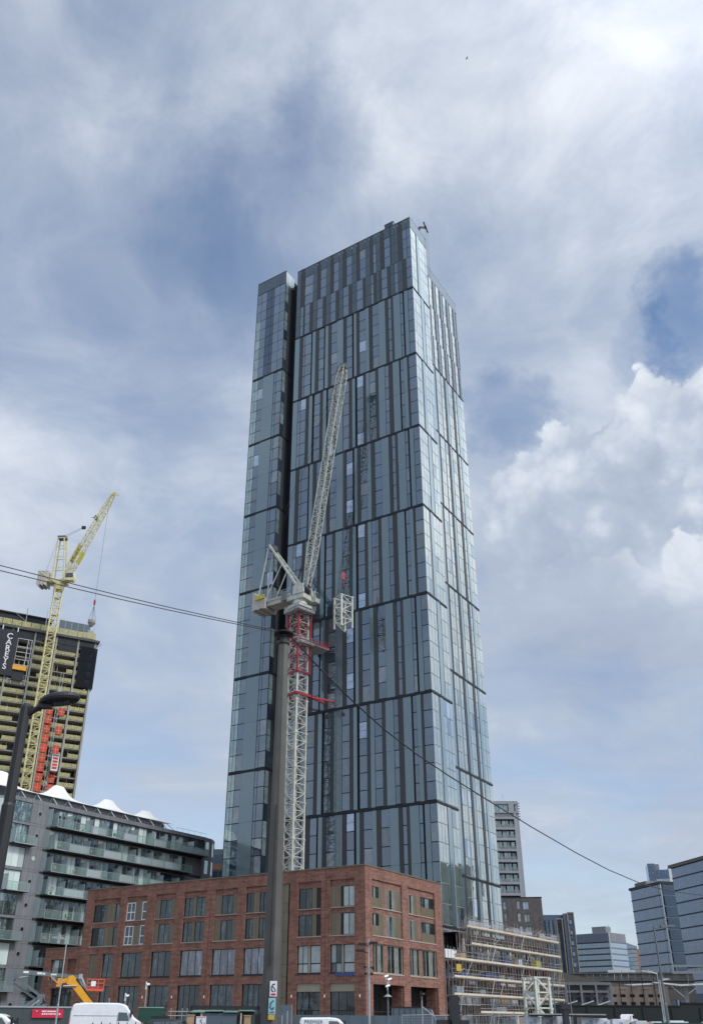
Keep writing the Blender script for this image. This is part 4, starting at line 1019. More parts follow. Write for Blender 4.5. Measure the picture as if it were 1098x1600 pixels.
# slewing part: everything turns towards azimuth 125
SL = -35.0                                                     # local +x = azimuth 125
def sl(name, m, b, parent=CR): return b.build(name, m, parent, (0, 0, 0), R(SL))
b = MB(); b.box(-1.6, 1.6, -1.6, 1.6, 68.0, 68.5); b.lathe([(1.35, 68.5), (1.35, 69.2), (1.15, 69.25), (1.15, 69.7)], 20); b.build('slew_ring', MT['crane_cream'], CR, (0, 0, 0), MROT)
b = MB(); b.box(-2.2, 1.7, -1.3, 1.3, 69.7, 70.6); b.prism([(-.6, 70.6), (1.9, 70.6), (1.6, 72.4), (.2, 73.0), (-.6, 72.2)], -1.45, -1.2); b.prism([(-.6, 70.6), (1.9, 70.6), (1.6, 72.4), (.2, 73.0), (-.6, 72.2)], 1.2, 1.45); sl('turntable', MT['crane_cream'], b)
b = MB(); b.lathe([(.9, -.9), (1.0, -.8), (1.0, .8), (.9, .9)], 16); o = b.build('winch_drum', MT['black_paint'], CR, (math.cos(R(SL)) * .7, math.sin(R(SL)) * .7, 71.5), 0); o.rotation_euler = (R(90), 0, R(SL))
b = MB(); b.box(-10.2, -1.2, -1.35, -1.0, 70.7, 71.15); b.box(-10.2, -1.2, 1.0, 1.35, 70.7, 71.15); b.box(-9.8, -1.4, -1.0, 1.0, 70.9, 70.98)
for k in range(9): b.box(-9.6 + k, -9.45 + k, -1.0, 1.0, 70.72, 70.89)
o = sl('counter_jib', MT['crane_grey'], b)
r = MB()
for y in (-1.5, 1.5):
    for q in (.5, 1.0): r.bar((-10.2, y, 71.15 + q), (-2.0, y, 71.15 + q), .05)
    for k in range(9): r.bar((-10.2 + k, y, 71.1), (-10.2 + k, y, 72.15), .05)
r.build('guard_rail', MT['galvanised'], o)
for k in range(5):
    b = MB(); b.box(-9.9 + k * .62, -9.33 + k * .62, -1.75, 1.75, 69.4 + .15 * (k % 2), 73.1 - .35 * k); sl('counterweight', MT['counterweight'], b)
b = MB(); b.box(-6.6, -2.6, -1.28, 1.28, 69.85, 70.66); sl('ballast_tray', MT['counterweight'], b)
b = MB(); b.box(-5.2, -3.4, -.9, .9, 71.2, 72.5); b.box(-3.1, -2.0, -1.6, -1.3, 69.9, 71.5); sl('machinery_box', MT['plant_grey'], b)
b = MB(); b.box(-9.1, -6.9, -2.0, -1.9, 71.4, 72.2); sl('yellow_plate', MT['sign_yellow'], b)
# cab on the side of the turntable
b = MB(); b.prism([(.2, 69.6), (2.4, 69.6), (2.5, 70.4), (2.2, 71.8), (.2, 71.8)], 1.5, 2.8); sl('operator_cab', MT['crane_cream'], b)
b = MB(); b.prism([(.5, 70.4), (2.44, 70.4), (2.2, 71.6), (.5, 71.6)], 2.805, 2.83); b.box(2.36, 2.5, 1.6, 2.7, 70.4, 71.5); sl('cab_window', MT['auto_glass'], b)
# A-frame and stays
AX, AZ = -7.3, 83.3
b = MB()
for y in (-1.25, 1.25):
    b.bar((.1, y, 72.4), (AX, y * .55, AZ), .42, .34)
    b.bar((AX, y * .55, AZ), (-9.0, y, 72.0), .20); 
    b.bar((AX * .52, y * .78, 77.95), (-7.2, y, 71.2), .16); b.bar((AX * .33, y * .85, 76.0), (-4.6, y, 71.2), .14)
for f in (.25, .5, .75, .97): b.bar((.1 + (AX - .1) * f, -1.25 + .56 * f, 72.4 + (AZ - 72.4) * f), (.1 + (AX - .1) * f, 1.25 - .56 * f, 72.4 + (AZ - 72.4) * f), .2)
sl('a_frame', MT['crane_cream'], b)
b = MB(); b.box(AX + .1, AX + 1.2, -.5, .5, AZ - 1.3, AZ - .2); b.lathe([(.4, -.3), (.4, .3)], 10, (0, 0)); sl('sheave_block', MT['plant_grey'], b)
# luffing jib
JF = Vector((1.5, 0, 72.4)); TIP = Vector((9.5, 0, 120.2)); jl = (TIP - JF).length
jm = frame_from(JF, TIP)
def on_jib(name, b, m, parent=CR, smooth=False):
    o = b.build(name, m, parent); o.matrix_local = Matrix.Rotation(R(SL), 4, 'Z') @ jm; return o
b = MB(); lattice(b, .9, 1.5, 6.0, 5, .16, .075); on_jib('jib_section', b, MT['crane_cream'])
z = 6.0; seg = (jl - 6.0 - 3.0) / 5
for k in range(5):
    b = MB(); lattice(b, 1.5, 1.5, seg - .03, 7, .14, .07, z)
    if k % 2 == 0: b.box(-.62, .62, -.1, .2, z + seg * .45, z + seg * .45 + .12)
    on_jib('jib_section', b, MT['crane_cream']); z += seg
b = MB(); lattice(b, 1.5, .95, 3.0, 3, .14, .07, z); on_jib('jib_section', b, MT['crane_cream'])
b = MB(); b.box(-.5, .5, -.75, .75, jl - .5, jl + .45); b.box(-.32, .32, .5, 1.4, jl - 1.0, jl + .2); on_jib('jib_head', b, MT['plant_grey'])
b = MB(); b.lathe([(.05, 0), (.22, .05), (.22, .35), (.05, .4)], 10); o = b.build('warning_light', MT['basket_red'], CR); o.matrix_local = Matrix.Rotation(R(SL), 4, 'Z') @ jm @ Matrix.Translation((0, 1.35, jl - 2.6))
b = MB(); b.bar((.0, .9, jl - 2.8), (0, 1.5, jl - 2.6), .12); on_jib('light_bracket', b, MT['crane_red'])
b = MB()
for y in (-.35, .35): b.tube((AX + .3, y, AZ - .3), tuple(TIP + Vector((-.6, y, -1.2))), .035, 5)
sl('luffing_rope', MT['cable_steel'], b)
HX = 8.85 + .75
b = MB(); b.tube((HX - .12, 0, 119.6), (HX - .12, 0, 72.9), .025, 4); b.tube((HX + .12, 0, 119.6), (HX + .12, 0, 72.9), .025, 4); sl('hoist_rope', MT['cable_steel'], b)
hp = (CX_ + math.cos(R(SL)) * HX, CY_ + math.sin(R(SL)) * HX)
b = MB(); b.prism([(-.2, 71.4), (.2, 71.4), (.32, 72.2), (.15, 72.9), (-.15, 72.9), (-.32, 72.2)], -.18, .18); b.tube((0, 0, 71.2), (0, 0, 70.6), .09); b.path([(0, 0, 70.6), (.18, 0, 70.4), (.12, 0, 70.15), (-.1, 0, 70.1)], .07); o = b.build('hook_block', MT['hook_red'], CR, (math.cos(R(SL)) * HX, math.sin(R(SL)) * HX, 0))
LD = thing('hanging_mast_section', 'cream lattice mast section hanging from the crane hook in front of the tower', 'mast section', (hp[0], hp[1], 61.9), 0)
mm2 = mast_mesh('mast_section_load', MT['crane_cream'], 2.25, 6.0, 4, .26, .10)
link('lattice', mm2, LD, (0, 0, 0), R(33))
b = MB()
for i in range(4): b.tube((0, 0, 8.3), (((-1, 1, 1, -1)[i]) * 1.1, ((-1, -1, 1, 1)[i]) * 1.1, 6.0), .02, 4)
b.build('sling', MT['cable_steel'], LD, (0, 0, 0), R(33))

# yellow crane on the concrete tower
YC = thing('tower_crane', 'pale yellow luffing tower crane in front of the unfinished concrete tower', 'crane', (-86.4, 251.6, 0), 0)
ym = mast_mesh('mast_section', MT['crane_yellow'], 2.4, 5.8, 3, .30, .13)
for k in range(21): link('mast_section', ym, YC, (0, 0, .2 + 5.8 * k), R(24))
YS = -5.0                                                      # jib points right, slightly away
def ys(name, m, b): return b.build(name, MT[m], YC, (0, 0, 0), R(YS))
b = MB(); b.lathe([(1.5, 121.9), (1.7, 123.2), (1.7, 124.2)], 14); b.box(-3.2, 2.6, -1.5, 1.5, 124.2, 125.3); ys('turntable', 'crane_yellow', b)
b = MB(); b.box(-6.2, -2.2, -1.7, -1.2, 124.6, 125.4); b.box(-6.2, -2.2, 1.2, 1.7, 124.6, 125.4); b.bar((-6, -1.75, 127.6), (-.5, -1.75, 123.9), .35); ys('counter_jib', 'crane_yellow', b)
for k in range(3):
    b = MB(); b.prism([(-6.9 + k * 1.1, 123.6), (-5.85 + k * 1.1, 123.0), (-5.85 + k * 1.1, 128.2), (-6.9 + k * 1.1, 128.4)], -1.8, 1.8); ys('counterweight', 'counterweight', b)
b = MB(); b.prism([(2.2, 124.4), (5.2, 124.2), (5.4, 125.2), (5.0, 127.0), (2.2, 126.8)], -2.6, -.6); ys('operator_cab', 'crane_yellow', b)
b = MB(); b.prism([(2.6, 125.2), (5.2, 125.2), (4.95, 126.8), (2.6, 126.7)], -2.64, -2.605); ys('cab_window', 'auto_glass', b)
b = MB()
for x in (-2.4, 1.4):
    for y in (-1.2, 1.2): b.bar((x, y, 125.3), (-1.6 + (x + .5) * .55, y * .8, 140.6), .32)
for z, w in ((129.5, 1.3), (133.5, 1.2), (137.5, 1.05), (140.5, 1.0)): b.box(-1.6 - w * 1.05, -.9 + w * .7, -1.1, -.9, z, z + .22); b.box(-1.6 - w * 1.05, -.9 + w * .7, .9, 1.1, z, z + .22)
ys('a_frame', 'crane_yellow', b)
b = MB(); b.box(-2.9, -.2, -1, 1, 140.6, 141.5); ys('sheave_block', 'plant_grey', b)
jf, tp = Vector((1.6, 0, 126.5)), Vector((13.4, 0, 157.2)); yl = (tp - jf).length; yj = frame_from(jf, tp)
def yjib(name, m, b): o = b.build(name, MT[m], YC); o.matrix_local = Matrix.Rotation(R(YS), 4, 'Z') @ yj; return o
b = MB(); lattice(b, 1.2, 2.2, 4.5, 4, .24, .11); yjib('jib_section', 'crane_yellow', b)
sg = (yl - 4.5 - 4) / 3
for k in range(3):
    b = MB(); lattice(b, 2.2 - .2 * k, 2.0 - .2 * k, sg - .03, 5, .21, .10, 4.5 + sg * k); yjib('jib_section', 'crane_yellow', b)
b = MB(); lattice(b, 1.55, .9, 4, 3, .2, .1, yl - 4); yjib('jib_section', 'crane_yellow', b)
b = MB(); b.box(-1.25, 1.25, 1.15, 1.25, 5.5, 12.2); b.box(-1.2, 1.2, -1.3, -1.2, 6, 10); yjib('jib_panel', 'sign_yellow', b)
b = MB(); b.box(-.5, .5, -.6, .6, yl - .4, yl + .9)
ring = [(math.cos(a * .5) * .95, math.sin(a * .5) * .95 - .9, yl + .4) for a in range(13)]; b.path(ring, .09, 5); yjib('jib_head', 'crane_yellow', b)
b = MB(); b.path([(.2, 1.2, yl - 9.8), (.2, 2.6, yl - 10.5)], .12, 4); b.box(-.9, .9, 1.0, 1.5, yl - 10.6, yl - 9.4); yjib('jib_platform', 'plant_grey', b)
b = MB()
for y in (-.5, .5): b.tube((-1.4, y, 141.2), (4.6, y * .4, 144.6), .05, 4)
b.box(4.4, 5.6, -.4, .4, 144.3, 145.2); ys('luffing_rope', 'cable_steel', b)
b = MB(); b.tube((-3.2, 0, 140.4), (-5.2, 0, 128.6), .04, 4); ys('stay_rope', 'cable_steel', b)
b = MB(); b.tube((12.4, 0, 156.5), (12.4, 0, 118.3), .045, 4); ys('hoist_rope', 'cable_steel', b)
b = MB(); b.prism([(12.2, 116.4), (12.6, 116.4), (12.7, 117.8), (12.4, 118.4), (12.1, 117.8)], -.25, .25); ys('hook_block', 'hook_red', b)
yp = (-86.4 + math.cos(R(YS)) * 12.4, 251.6 + math.sin(R(YS)) * 12.4)
SK = thing('concrete_skip', 'grey skip slung under the yellow crane hook above the concrete tower roof', 'skip', (yp[0], yp[1], 108.8), 27)
b = MB(); b.lathe([(.45, .3), (1.2, 1.4), (1.2, 2.3), (1.1, 2.3), (.4, .5)], 12); b.build('bucket', MT['concrete'], SK)
b = MB()
for x, y in ((-1.1, 0), (1.1, 0), (0, -1.1), (0, 1.1)): b.tube((x, y, 2.3), (0, 0, 7.4), .045, 4)
b.build('sling', MT['cable_steel'], SK)
BD = thing('bird', 'lone dark bird high in the cloudy sky', 'bird', (21.13, 87.49, 139.1), 20); BD.scale = (.42, .42, .42)
b = MB(); b.hexa([(-.45, -.08, -.06), (.5, -.04, -.02), (.5, .04, -.02), (-.45, .08, -.06), (-.4, -.06, .08), (.45, -.03, .04), (.45, .03, .04), (-.4, .06, .08)]); b.poly([(-.2, 0, .05), (.2, 0, .05), (.1, -.55, .28), (-.1, -1.0, .15)]); b.poly([(.2, 0, .05), (-.2, 0, .05), (-.1, 1.0, .15), (.1, .55, .28)]); b.build('body', MT['bird_grey'], BD)
# ------------------------------------------------------------------ buildings at the right, far
def blank(name, label, cat, loc, rot): return thing(name, label, cat, loc, rot)
# balcony tower
BT = thing('balcony_tower', 'slim pale grey residential tower with stacked balconies rising behind the glass tower', 'residential tower', (59.5, 284.0, 0), -1.5)
f = Fr(0, 0, 0)
b = MB(); b.box(-18, 1.0, 1.6, 18, 0, 63.2); b.box(-.6, .1, 0, 1.6, 0, 60.5); b.box(.1, 1.0, .3, 1.6, 0, 63.2); b.build('wall', MT['render_grey'], BT)
bz = [36.0 + 3.27 * k for k in range(8)]
for k, z in enumerate([z - 3.27 * j for j, z in enumerate([36.0] * 8)][::-1] + bz[1:]):
    if z < 3: continue
    piece('balcony_slab', MT['render_grey'], BT, f, -18, -.6, 0, 1.6, z - .35, z + .35)
    piece('balustrade', MT['grey_balustrade'], BT, f, -8.4, -.65, .05, .1, z + .36, z + 1.3)
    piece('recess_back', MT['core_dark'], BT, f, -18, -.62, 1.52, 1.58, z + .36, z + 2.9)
    for j in range(6): piece('window_pane', MT['flat_glass' if (j + k) % 3 else 'curtain'], BT, f, -8.0 + j * 1.22, -8.0 + j * 1.22 + (1.1 if j % 2 else .8), 1.42, 1.5, z + .4, z + 2.6, .3)
b = MB(); b.box(-18.1, 1.0, -.05, 18.1, 60.4, 60.9); b.box(-18, -.0, .2, 1.6, 63.2, 64.2); b.box(-.3, 1.05, .1, 18, 63.2, 64.2); b.box(-2.1, -.3, .0, .25, 60.9, 63.6); b.build('roof_frame', MT['render_grey'], BT)
b = MB()
for k in range(7): b.box(1.0, 1.5, .1, .5, 58.5 + k * .8, 58.75 + k * .8)
b.build('roof_fin', MT['grey_cladding'], BT)
b = MB(); b.tube((-3, 4, 64.2), (-3, 4, 67.2), .07, 5); b.build('mast', MT['galvanised'], BT)
for j in range(4): piece('window_pane', MT['flat_glass'], BT, f, -8 + j * 1.5, -8 + j * 1.5 + 1.4, .9, 1.0, 61, 63.2, .2)
# brown brick block
BB = thing('brown_brick_block', 'plain dark brown brick block below the balcony tower', 'building', (57.0, 248.5, 0), -11)
b = MB(); hs = [(-10.2, -9.3, 28.1, 30.2), (-10.2, -9.3, 25.0, 27.2), (-6.6, -5.7, 28.1, 30.2), (-5.0, -3.5, 28.0, 30.0), (-6.6, -5.7, 25.0, 27.2), (-4.9, -3.4, 24.9, 26.9), (-6.4, -5.5, 21.8, 24.0), (-4.8, -3.2, 21.6, 23.8), (-10.1, -9.2, 21.9, 24)]
wall_sheet(b, f, -24, 0, 0, 31.0, hs, .3); b.poly([(-24, 0, 31), (0, 0, 31), (0, 14, 31), (-24, 14, 31)]); b.poly([(0, 0, 0), (0, 14, 0), (0, 14, 31), (0, 0, 31)]); b.build('wall', MT['grey_brick'], BB)
for i, (x0, x1, z0, z1) in enumerate(hs):
    o = piece('window', MT['frame_dark'], BB, f, x0, x1, .26, .3, z0, z1)
    n = 2 if x1 - x0 > 1.2 else 1
    for k in range(n): piece('pane', MT['blind_glass' if i % 3 else 'pale_glass'], BB, f, x0 + (x1 - x0) * k / n + .06, x0 + (x1 - x0) * (k + 1) / n - .06, .18, .24, z0 + .08, z1 - .08, .3)
b = MB(); b.box(-24.1, .1, -.1, 14.1, 31.0, 31.15); b.build('coping', MT['frame_dark'], BB)
# slim towers with white frames
S1 = thing('striped_tower', 'narrow tower with pale vertical stripes and a cream frame right of the scaffolding', 'residential tower', (79.8, 320.2, 0), -24)
b = MB(); b.box(-12, 0, .1, 12, 0, 32.4); b.build('wall', MT['hoarding_blue'], S1)
for k in range(14): piece('cladding_strip', MT['office_pale_glass' if k % 2 else 'office_glass'], S1, f, -11.9 + k * .7, -11.9 + k * .7 + .62, -.02, .08, 3, 32.2, .1)
b = MB(); b.box(-2.05, -1.75, -.35, .1, 0, 32.9); b.box(-.15, .15, -.35, .1, 0, 32.9); b.box(-1.75, -.15, -.35, .1, 32.5, 32.9); b.build('frame', MT['frame_beige'], S1)
for k in range(9): piece('window_pane', MT['deep_glass'], S1, f, -1.72, -.18, -.0, .06, 3 + k * 3.2, 5.9 + k * 3.2, .2)
S2 = thing('framed_tower', 'tall dark striped tower with two cream vertical frames and small balconies', 'residential tower', (81.7, 319.8, 0), -8)
b = MB(); b.box(-14, 0, 5.0, 16, 0, 34.4); b.box(0, 2.0, .25, 16, 0, 34.4); b.box(-1.4, 0, .3, 5, 0, 34.4); b.build('wall', MT['office_blue'], S2)
for k in range(9): piece('cladding_strip', MT['dark_panel' if k % 2 else 'office_blue'], S2, Fr(0, 0, -35), -1.6 + k * .18, -1.6 + k * .18 + .15, .2, .26, 0, 34.3)
b = MB(); b.box(-.2, .12, -.1, .3, 0, 34.8); b.box(1.85, 2.1, -.1, .3, 0, 34.8); b.box(.12, 1.85, -.1, .3, 34.4, 34.8); b.build('frame', MT['frame_beige'], S2)
for k in range(9):
    piece('balcony', MT['render_grey'], S2, f, .3, 1.0, -.35, .25, 31 - k * 3.3, 32.1 - k * 3.3)
    piece('window_pane', MT['deep_glass'], S2, f, .15, 1.8, .16, .22, 30.7 - k * 3.3, 33.3 - k * 3.3, .2)
# banded office, far off
OG = thing('banded_office', 'far pale banded office block between the slim towers and the blue offices', 'office', (199.3, 671.0, 0), -47)
f2 = Fr(0, 0, 90)
b = MB(); b.box(-27, 0, .1, 22, 0, 58.0); b.build('wall', MT['render_grey'], OG)
for k in range(12):
    z = 52.2 - k * 3.85 - 3.85
    if z < 15: break
    piece('window_band', MT['office_pale_glass'], OG, f, -27, -.6, -.1, .1, z, z + 2.9, .05); piece('window_band', MT['office_pale_glass'], OG, f2, .6, 22, -.1, .1, z, z + 2.9, .05)
    piece('dark_band', MT['frame_dark'], OG, f, -27, -.6, -.02, .1, z + 2.92, z + 3.83); piece('dark_band', MT['office_blue'], OG, f2, .6, 22, -.02, .1, z + 2.92, z + 3.83)
b = MB()
for k in range(22): b.box(-27 + k * 1.22, -26.3 + k * 1.22, -.2, .09, 52.3, 57.8)
for k in range(22): b.box(-27 + k * 1.22, -26.85 + k * 1.22, -.16, -.11, 18, 52.2)
b.build('fin', MT['office_blue'], OG)
b = MB(); b.box(-.5, .1, -.3, .3, 10, 58.2); b.build('corner_trim', MT['silver_trim'], OG)
for k in range(16): piece('parapet_panel', MT['grey_cladding'], OG, f2, .6 + k * 1.34, .6 + k * 1.34 + 1.25, -.06, .1, 52.3, 57.9)
b = MB(); b.box(-15, -4, 3, 10, 58, 62.4); b.build('plant_housing', MT['grey_cladding'], OG)
b = MB(); b.tube((-2, 4, 58), (-2, 4, 63.5), .15, 5); b.tube((-1, 4, 58), (-1, 4, 61), .12, 5); b.build('aerial', MT['galvanised'], OG)
# orange and green building beyond
OB = thing('glazed_gable_building', 'orange brick building with a sloping green glass front left of the blue offices', 'building', (272, 858, 0), -18)
b = MB(); b.prism([(-6, 0), (18, 0), (18, 57), (8, 60), (-6, 60)], 0, 20); b.build('wall', MT['orange_brick'], OB)
for k in range(12): piece('window_pane', MT['office_pale_glass'], OB, f, -4, 5.5, -.6, -.1, 20 + k * 3.3, 22.9 + k * 3.3, .1)
b = MB(); b.prism([(-4.5, 60.2), (6, 60.2), (6.5, 62), (-4.5, 66)], -.6, 10); b.build('glass_gable', MT['office_pale_glass'], OB)
for k in range(9): piece('window', MT['deep_glass'], OB, f, 7 + (k % 3) * 3.4, 9 + (k % 3) * 3.4, -.2, .05, 24 + (k // 3) * 9, 27 + (k // 3) * 9)
# blue offices
def office(name, label, loc, rot, length, top, fz, low, dark_side):
    t = thing(name, label, 'office', loc, rot)
    b = MB(); b.box(-length, 0, .1, 24, 0, top - .2); b.build('core_wall', MT['office_blue'], t)
    z = fz; k = 0
    while z > 3:
        n = max(2, int(length / 1.5))
        for j in range(n): piece('window_pane', MT['office_glass'], t, f, -length + j * length / n + .02, -length + (j + 1) * length / n - .02, 0, .06, z + .05, z + low - .42, .10)
        piece('floor_band', MT['frame_dark'], t, f, -length - .1, .05, -.12, .08, z + low - .40, z + low + .0)
        z -= low; k += 1
        if k > 9: break
    return t
OL = office('blue_office', 'blue glass office with dark end wall left of the larger blue office', (122.8, 341.6, 0), -77, 21, 47.3, 43.5, 3.86, True)
b = MB(); b.box(-21.4, .4, -.5, 24.2, 47.1, 48.0); b.build('roof_edge', MT['frame_dark'], OL)
for k in range(12): piece('window_pane', MT['office_dark_glass'], OL, Fr(0, 0, 90), .1, 16, -.1, .05, 43.6 - k * 3.86, 46.9 - k * 3.86, .05)
b = MB(); b.box(-.25, .12, -.15, .12, 2, 47.1); b.box(-2.2, -2.05, -.1, .05, 2, 47.1); b.build('corner_trim', MT['silver_trim'], OL)
b = MB(); b.box(-22, -14, 3, 14, 48, 50.0)
for k in range(12): b.box(-22 + k * .68, -21.6 + k * .68, 2.8, 3.0, 48, 50.0)
b.build('plant_louvre', MT['grey_cladding'], OL)
OR_ = office('blue_office', 'large blue glass office with thin dark floor bands at the right edge', (119.07, 318.5, 0), -78.8, 60, 49.4, 45.9, 4.0, False)
OR_.location = (119.07 + .194 * 60, 318.5 - .981 * 60, 0)
b = MB(); b.box(-60.4, .4, -.9, 24, 49.1, 50.1); b.build('roof_edge', MT['roof_brown'], OR_)
for k in range(12): piece('window_pane', MT['office_dark_glass'], OR_, Fr(-60, 0, -90), -24, -.1, -.05, .06, 45.9 - k * 4, 49.1 - k * 4, .05)
RT = thing('roof_tower', 'blue clad stair tower with pale plant rooms above the far blue office roof', 'office tower', (166, 471.8, 0), -14)
b = MB(); b.box(-1.5, 1.9, 0, 12, 0, 74.3); b.build('stair_wall', MT['office_glass'], RT)
b = MB(); b.box(1.9, 8.5, .5, 12, 0, 71.2); b.build('wall', MT['office_glass'], RT)
b = MB(); b.box(1.95, 8.45, .42, .5, 64.5, 66.7); b.build('pale_band', MT['office_pale_glass'], RT)
b = MB(); b.box(8.5, 11, .5, 12, 0, 72.2); b.build('pale_end', MT['white_sheet'], RT)
b = MB(); b.box(1.9, 4.2, .6, 4, 71.2, 74); b.tube((8, 1, 71), (9.5, 1, 73.5), .12, 5); b.build('roof_plant', MT['grey_cladding'], RT)
# tower off to the right that only shows as a reflection in the glass
NX = thing('neighbour_block', 'grey green apartment block mirrored in the right flank of the glass tower', 'building', (100, 165, 0), -62)
b = MB(); b.box(-34, 30, 0, 14, 0, 33); b.box(-34, -6, 0, 14, 33, 35.5); b.box(12, 30, 2, 14, 33, 39); b.build('wall', MT['reflect_block'], NX)
for k in range(8):
    for j in range(17): piece('window_pane', MT['deep_glass'], NX, f, -33 + j * 3.6, -31 + j * 3.6, -.05, .05, 2.2 + k * 3.3, 4.2 + k * 3.3)

# railway viaduct, shed roof, station bits
VD = thing('railway_viaduct', 'sooty stone railway viaduct with panelled parapet at right', 'viaduct', (74, 291, 0), -16.5)
b = MB(); wall_sheet(b, f, -10, 34, 0, 12.2, [(-8 + k * 7, -3 + k * 7, 0, 7.5) for k in range(6)], 3); b.box(-10, 34, .2, 8, 12.2, 12.4); b.build('wall', MT['stone_soot'], VD)
b = MB(); b.box(-10, 34, -.4, .5, 12.4, 12.75); b.box(-10, 34, -.35, .4, 14.35, 14.7); b.build('string_course', MT['stone_soot'], VD)
for k in range(22): piece('parapet_panel', MT['stone_soot'], VD, f, -10 + k * 2, -10 + k * 2 + 1.9, -.12 if k % 2 else 0, .3, 12.76, 14.34)
b = MB()
for k in range(40): b.box(-10 + k * 1.1, -9.4 + k * 1.1, -.25, -.02, 10.6, 12.0)
b.build('corbel', MT['stone_soot'], VD)
for k in range(4): piece('passing_coach', MT['white_sheet'], VD, f, 10.2 + k * 2.0, 12.1 + k * 2.0, 2, 4, 14.72, 15.7 - .2 * (k in (0, 3)))
SR = thing('shed_roof', 'brown curved shed roof sloping down beside the scaffolding', 'roof', (60, 262, 0), -13)
v = MB(); pr = [(-16, 15.8), (-8, 15.6), (-1, 14.6), (6, 12.9), (13, 11.2), (24, 10.0), (24, 9.6), (-16, 9.6)]; v.prism(pr, 0, 24); v.build('roof', MT['roof_brown'], SR)
v = MB(); v.box(-16, 24, .3, 23, 0, 9.55); v.build('wall', MT['dark_wall'], SR)
for k in range(3): piece('eaves_panel', MT['render_grey'], SR, f, -16 + k * 9, -8 + k * 9, -.4, -.05, 9.0, 9.9)
PB = thing('stone_office', 'low pink stone building with small square windows behind the dark wall at right', 'building', (61, 212, 0), -14)
v = MB(); hs = [(.8 + (k % 6) * 1.9, 1.8 + (k % 6) * 1.9, 6.4 - (k // 6) * 1.5, 7.0 - (k // 6) * 1.5) for k in range(12)]
wall_sheet(v, f, -1.5, 12.6, 0, 8.5, hs, .4); v.poly([(-1.5, 0, 8.5), (12.6, 0, 8.5), (12.6, 8, 8.5), (-1.5, 8, 8.5)]); v.build('wall', MT['stone_pink'], PB)
v = MB(); v.box(-1.4, 12.5, .38, .45, .2, 8.2); v.build('lining', MT['frame_dark'], PB)
v = MB()
for k in range(4): v.box(2.6 + k * 2.4, 2.75 + k * 2.4, -.5, -.4, 4, 10.2); v.box(2.4 + k * 2.4, 3.9 + k * 2.4, -.5, -.4, 7.8 + .4 * (k % 2), 7.9 + .4 * (k % 2))
v.build('signal_gantry', MT['black_paint'], PB)
GS = thing('glazed_shed', 'grey open fronted station shed with white beams beside the scaffolding', 'shed', (44, 200, 0), -12)
v = MB(); v.box(-4, 14, 0, 8, 8.3, 8.8); v.box(-4, 14, .2, .5, 6.9, 7.3); v.box(-4, 14, 3, 8, 0, 8.3)
for k in range(7): v.box(-4 + k * 2.95, -3.6 + k * 2.95, 0, .4, 0, 8.3)
v.build('frame', MT['grey_cladding'], GS)
v = MB()
for k in range(10):
    for j in range(4): v.box(-3.4 + k * 1.75, -2.5 + k * 1.75, 2.7, 2.95, 2.6 + j * 1.35, 3.4 + j * 1.35)
v.build('window_band', MT['dark_panel'], GS)
v = MB()
for k in range(5): v.bar((-2 + k * 3.2, -.3, 4.6), (.6 + k * 3.2, -.3, 5.4), .18)
v.build('beam', MT['white_sheet'], GS)
for i, (x, y, w, lab) in enumerate(((79, 262, 9, 'white wing shaped platform canopy in front of the viaduct'), (94, 255, 8, 'white platform canopy with bent struts before the blue office'), (110, 248, 8, 'white platform canopy at the right edge below the large office'))):
    pc = thing('platform_canopy', lab, 'canopy', (x, y, 0), -16, 'platform canopies')
    v = MB(); v.prism([(-w, 10.9), (-w, 11.2), (-1, 10.55), (w, 10.95), (w, 10.6), (-1, 10.15)], -1.5, 1.5); v.build('roof', MT['white_paint'], pc)
    v = MB(); v.box(-.5, .5, -.3, .3, 0, 10.4); v.build('column', MT['grey_cladding'], pc)
    v = MB(); v.bar((.3, 0, 8.2), (3.6, 0, 10.4), .2); v.bar((-.3, 0, 7.4), (-3.6, 0, 10.3), .2); v.build('strut', MT['white_paint'], pc)
for i, (x, y, z0, z1, lab) in enumerate(((86, 205, 0, 13, 'thick grey overhead line gantry with twin beams at right'),)):
    og = thing('line_gantry', lab, 'gantry', (x, y, 0), -18)
    v = MB(); v.box(-.35, .35, -.35, .35, 0, 13.2); v.build('post', MT['galvanised'], og); v = MB(); v.box(-12, 22, -.2, .2, 12.3, 12.7); v.box(-12, 22, -.2, .2, 11.0, 11.5); v.build('beam', MT['galvanised'], og)
    v = MB()
    for k in range(8): v.box(-11 + k * 4.5, -10.85 + k * 4.5, -.1, .1, 11.5, 12.3); v.box(-9 + k * 4.5, -8.9 + k * 4.5, -.1, .1, 8.8, 11.0); v.bar((-9 + k * 4.5, 0, 9), (-7 + k * 4.5, 0, 8.4), .1)
    v.build('dropper', MT['galvanised'], og)
DW = thing('dark_wall', 'long dark retaining wall behind the wrapped pallets', 'wall', (38, 152, 0), -14)
v = MB(); v.box(-6, 16, 0, .6, 0, 3.8); v.box(16, 60, 0, .6, 0, 4.2); v.box(-6, 16, -.1, .7, 3.8, 3.95); v.box(16, 60, -.1, .7, 4.2, 4.35)
for k in range(16): v.box(-6 + k * 4.1, -5.6 + k * 4.1, -.15, 0, 0, 3.7)
v.build('wall', MT['dark_wall'], DW)
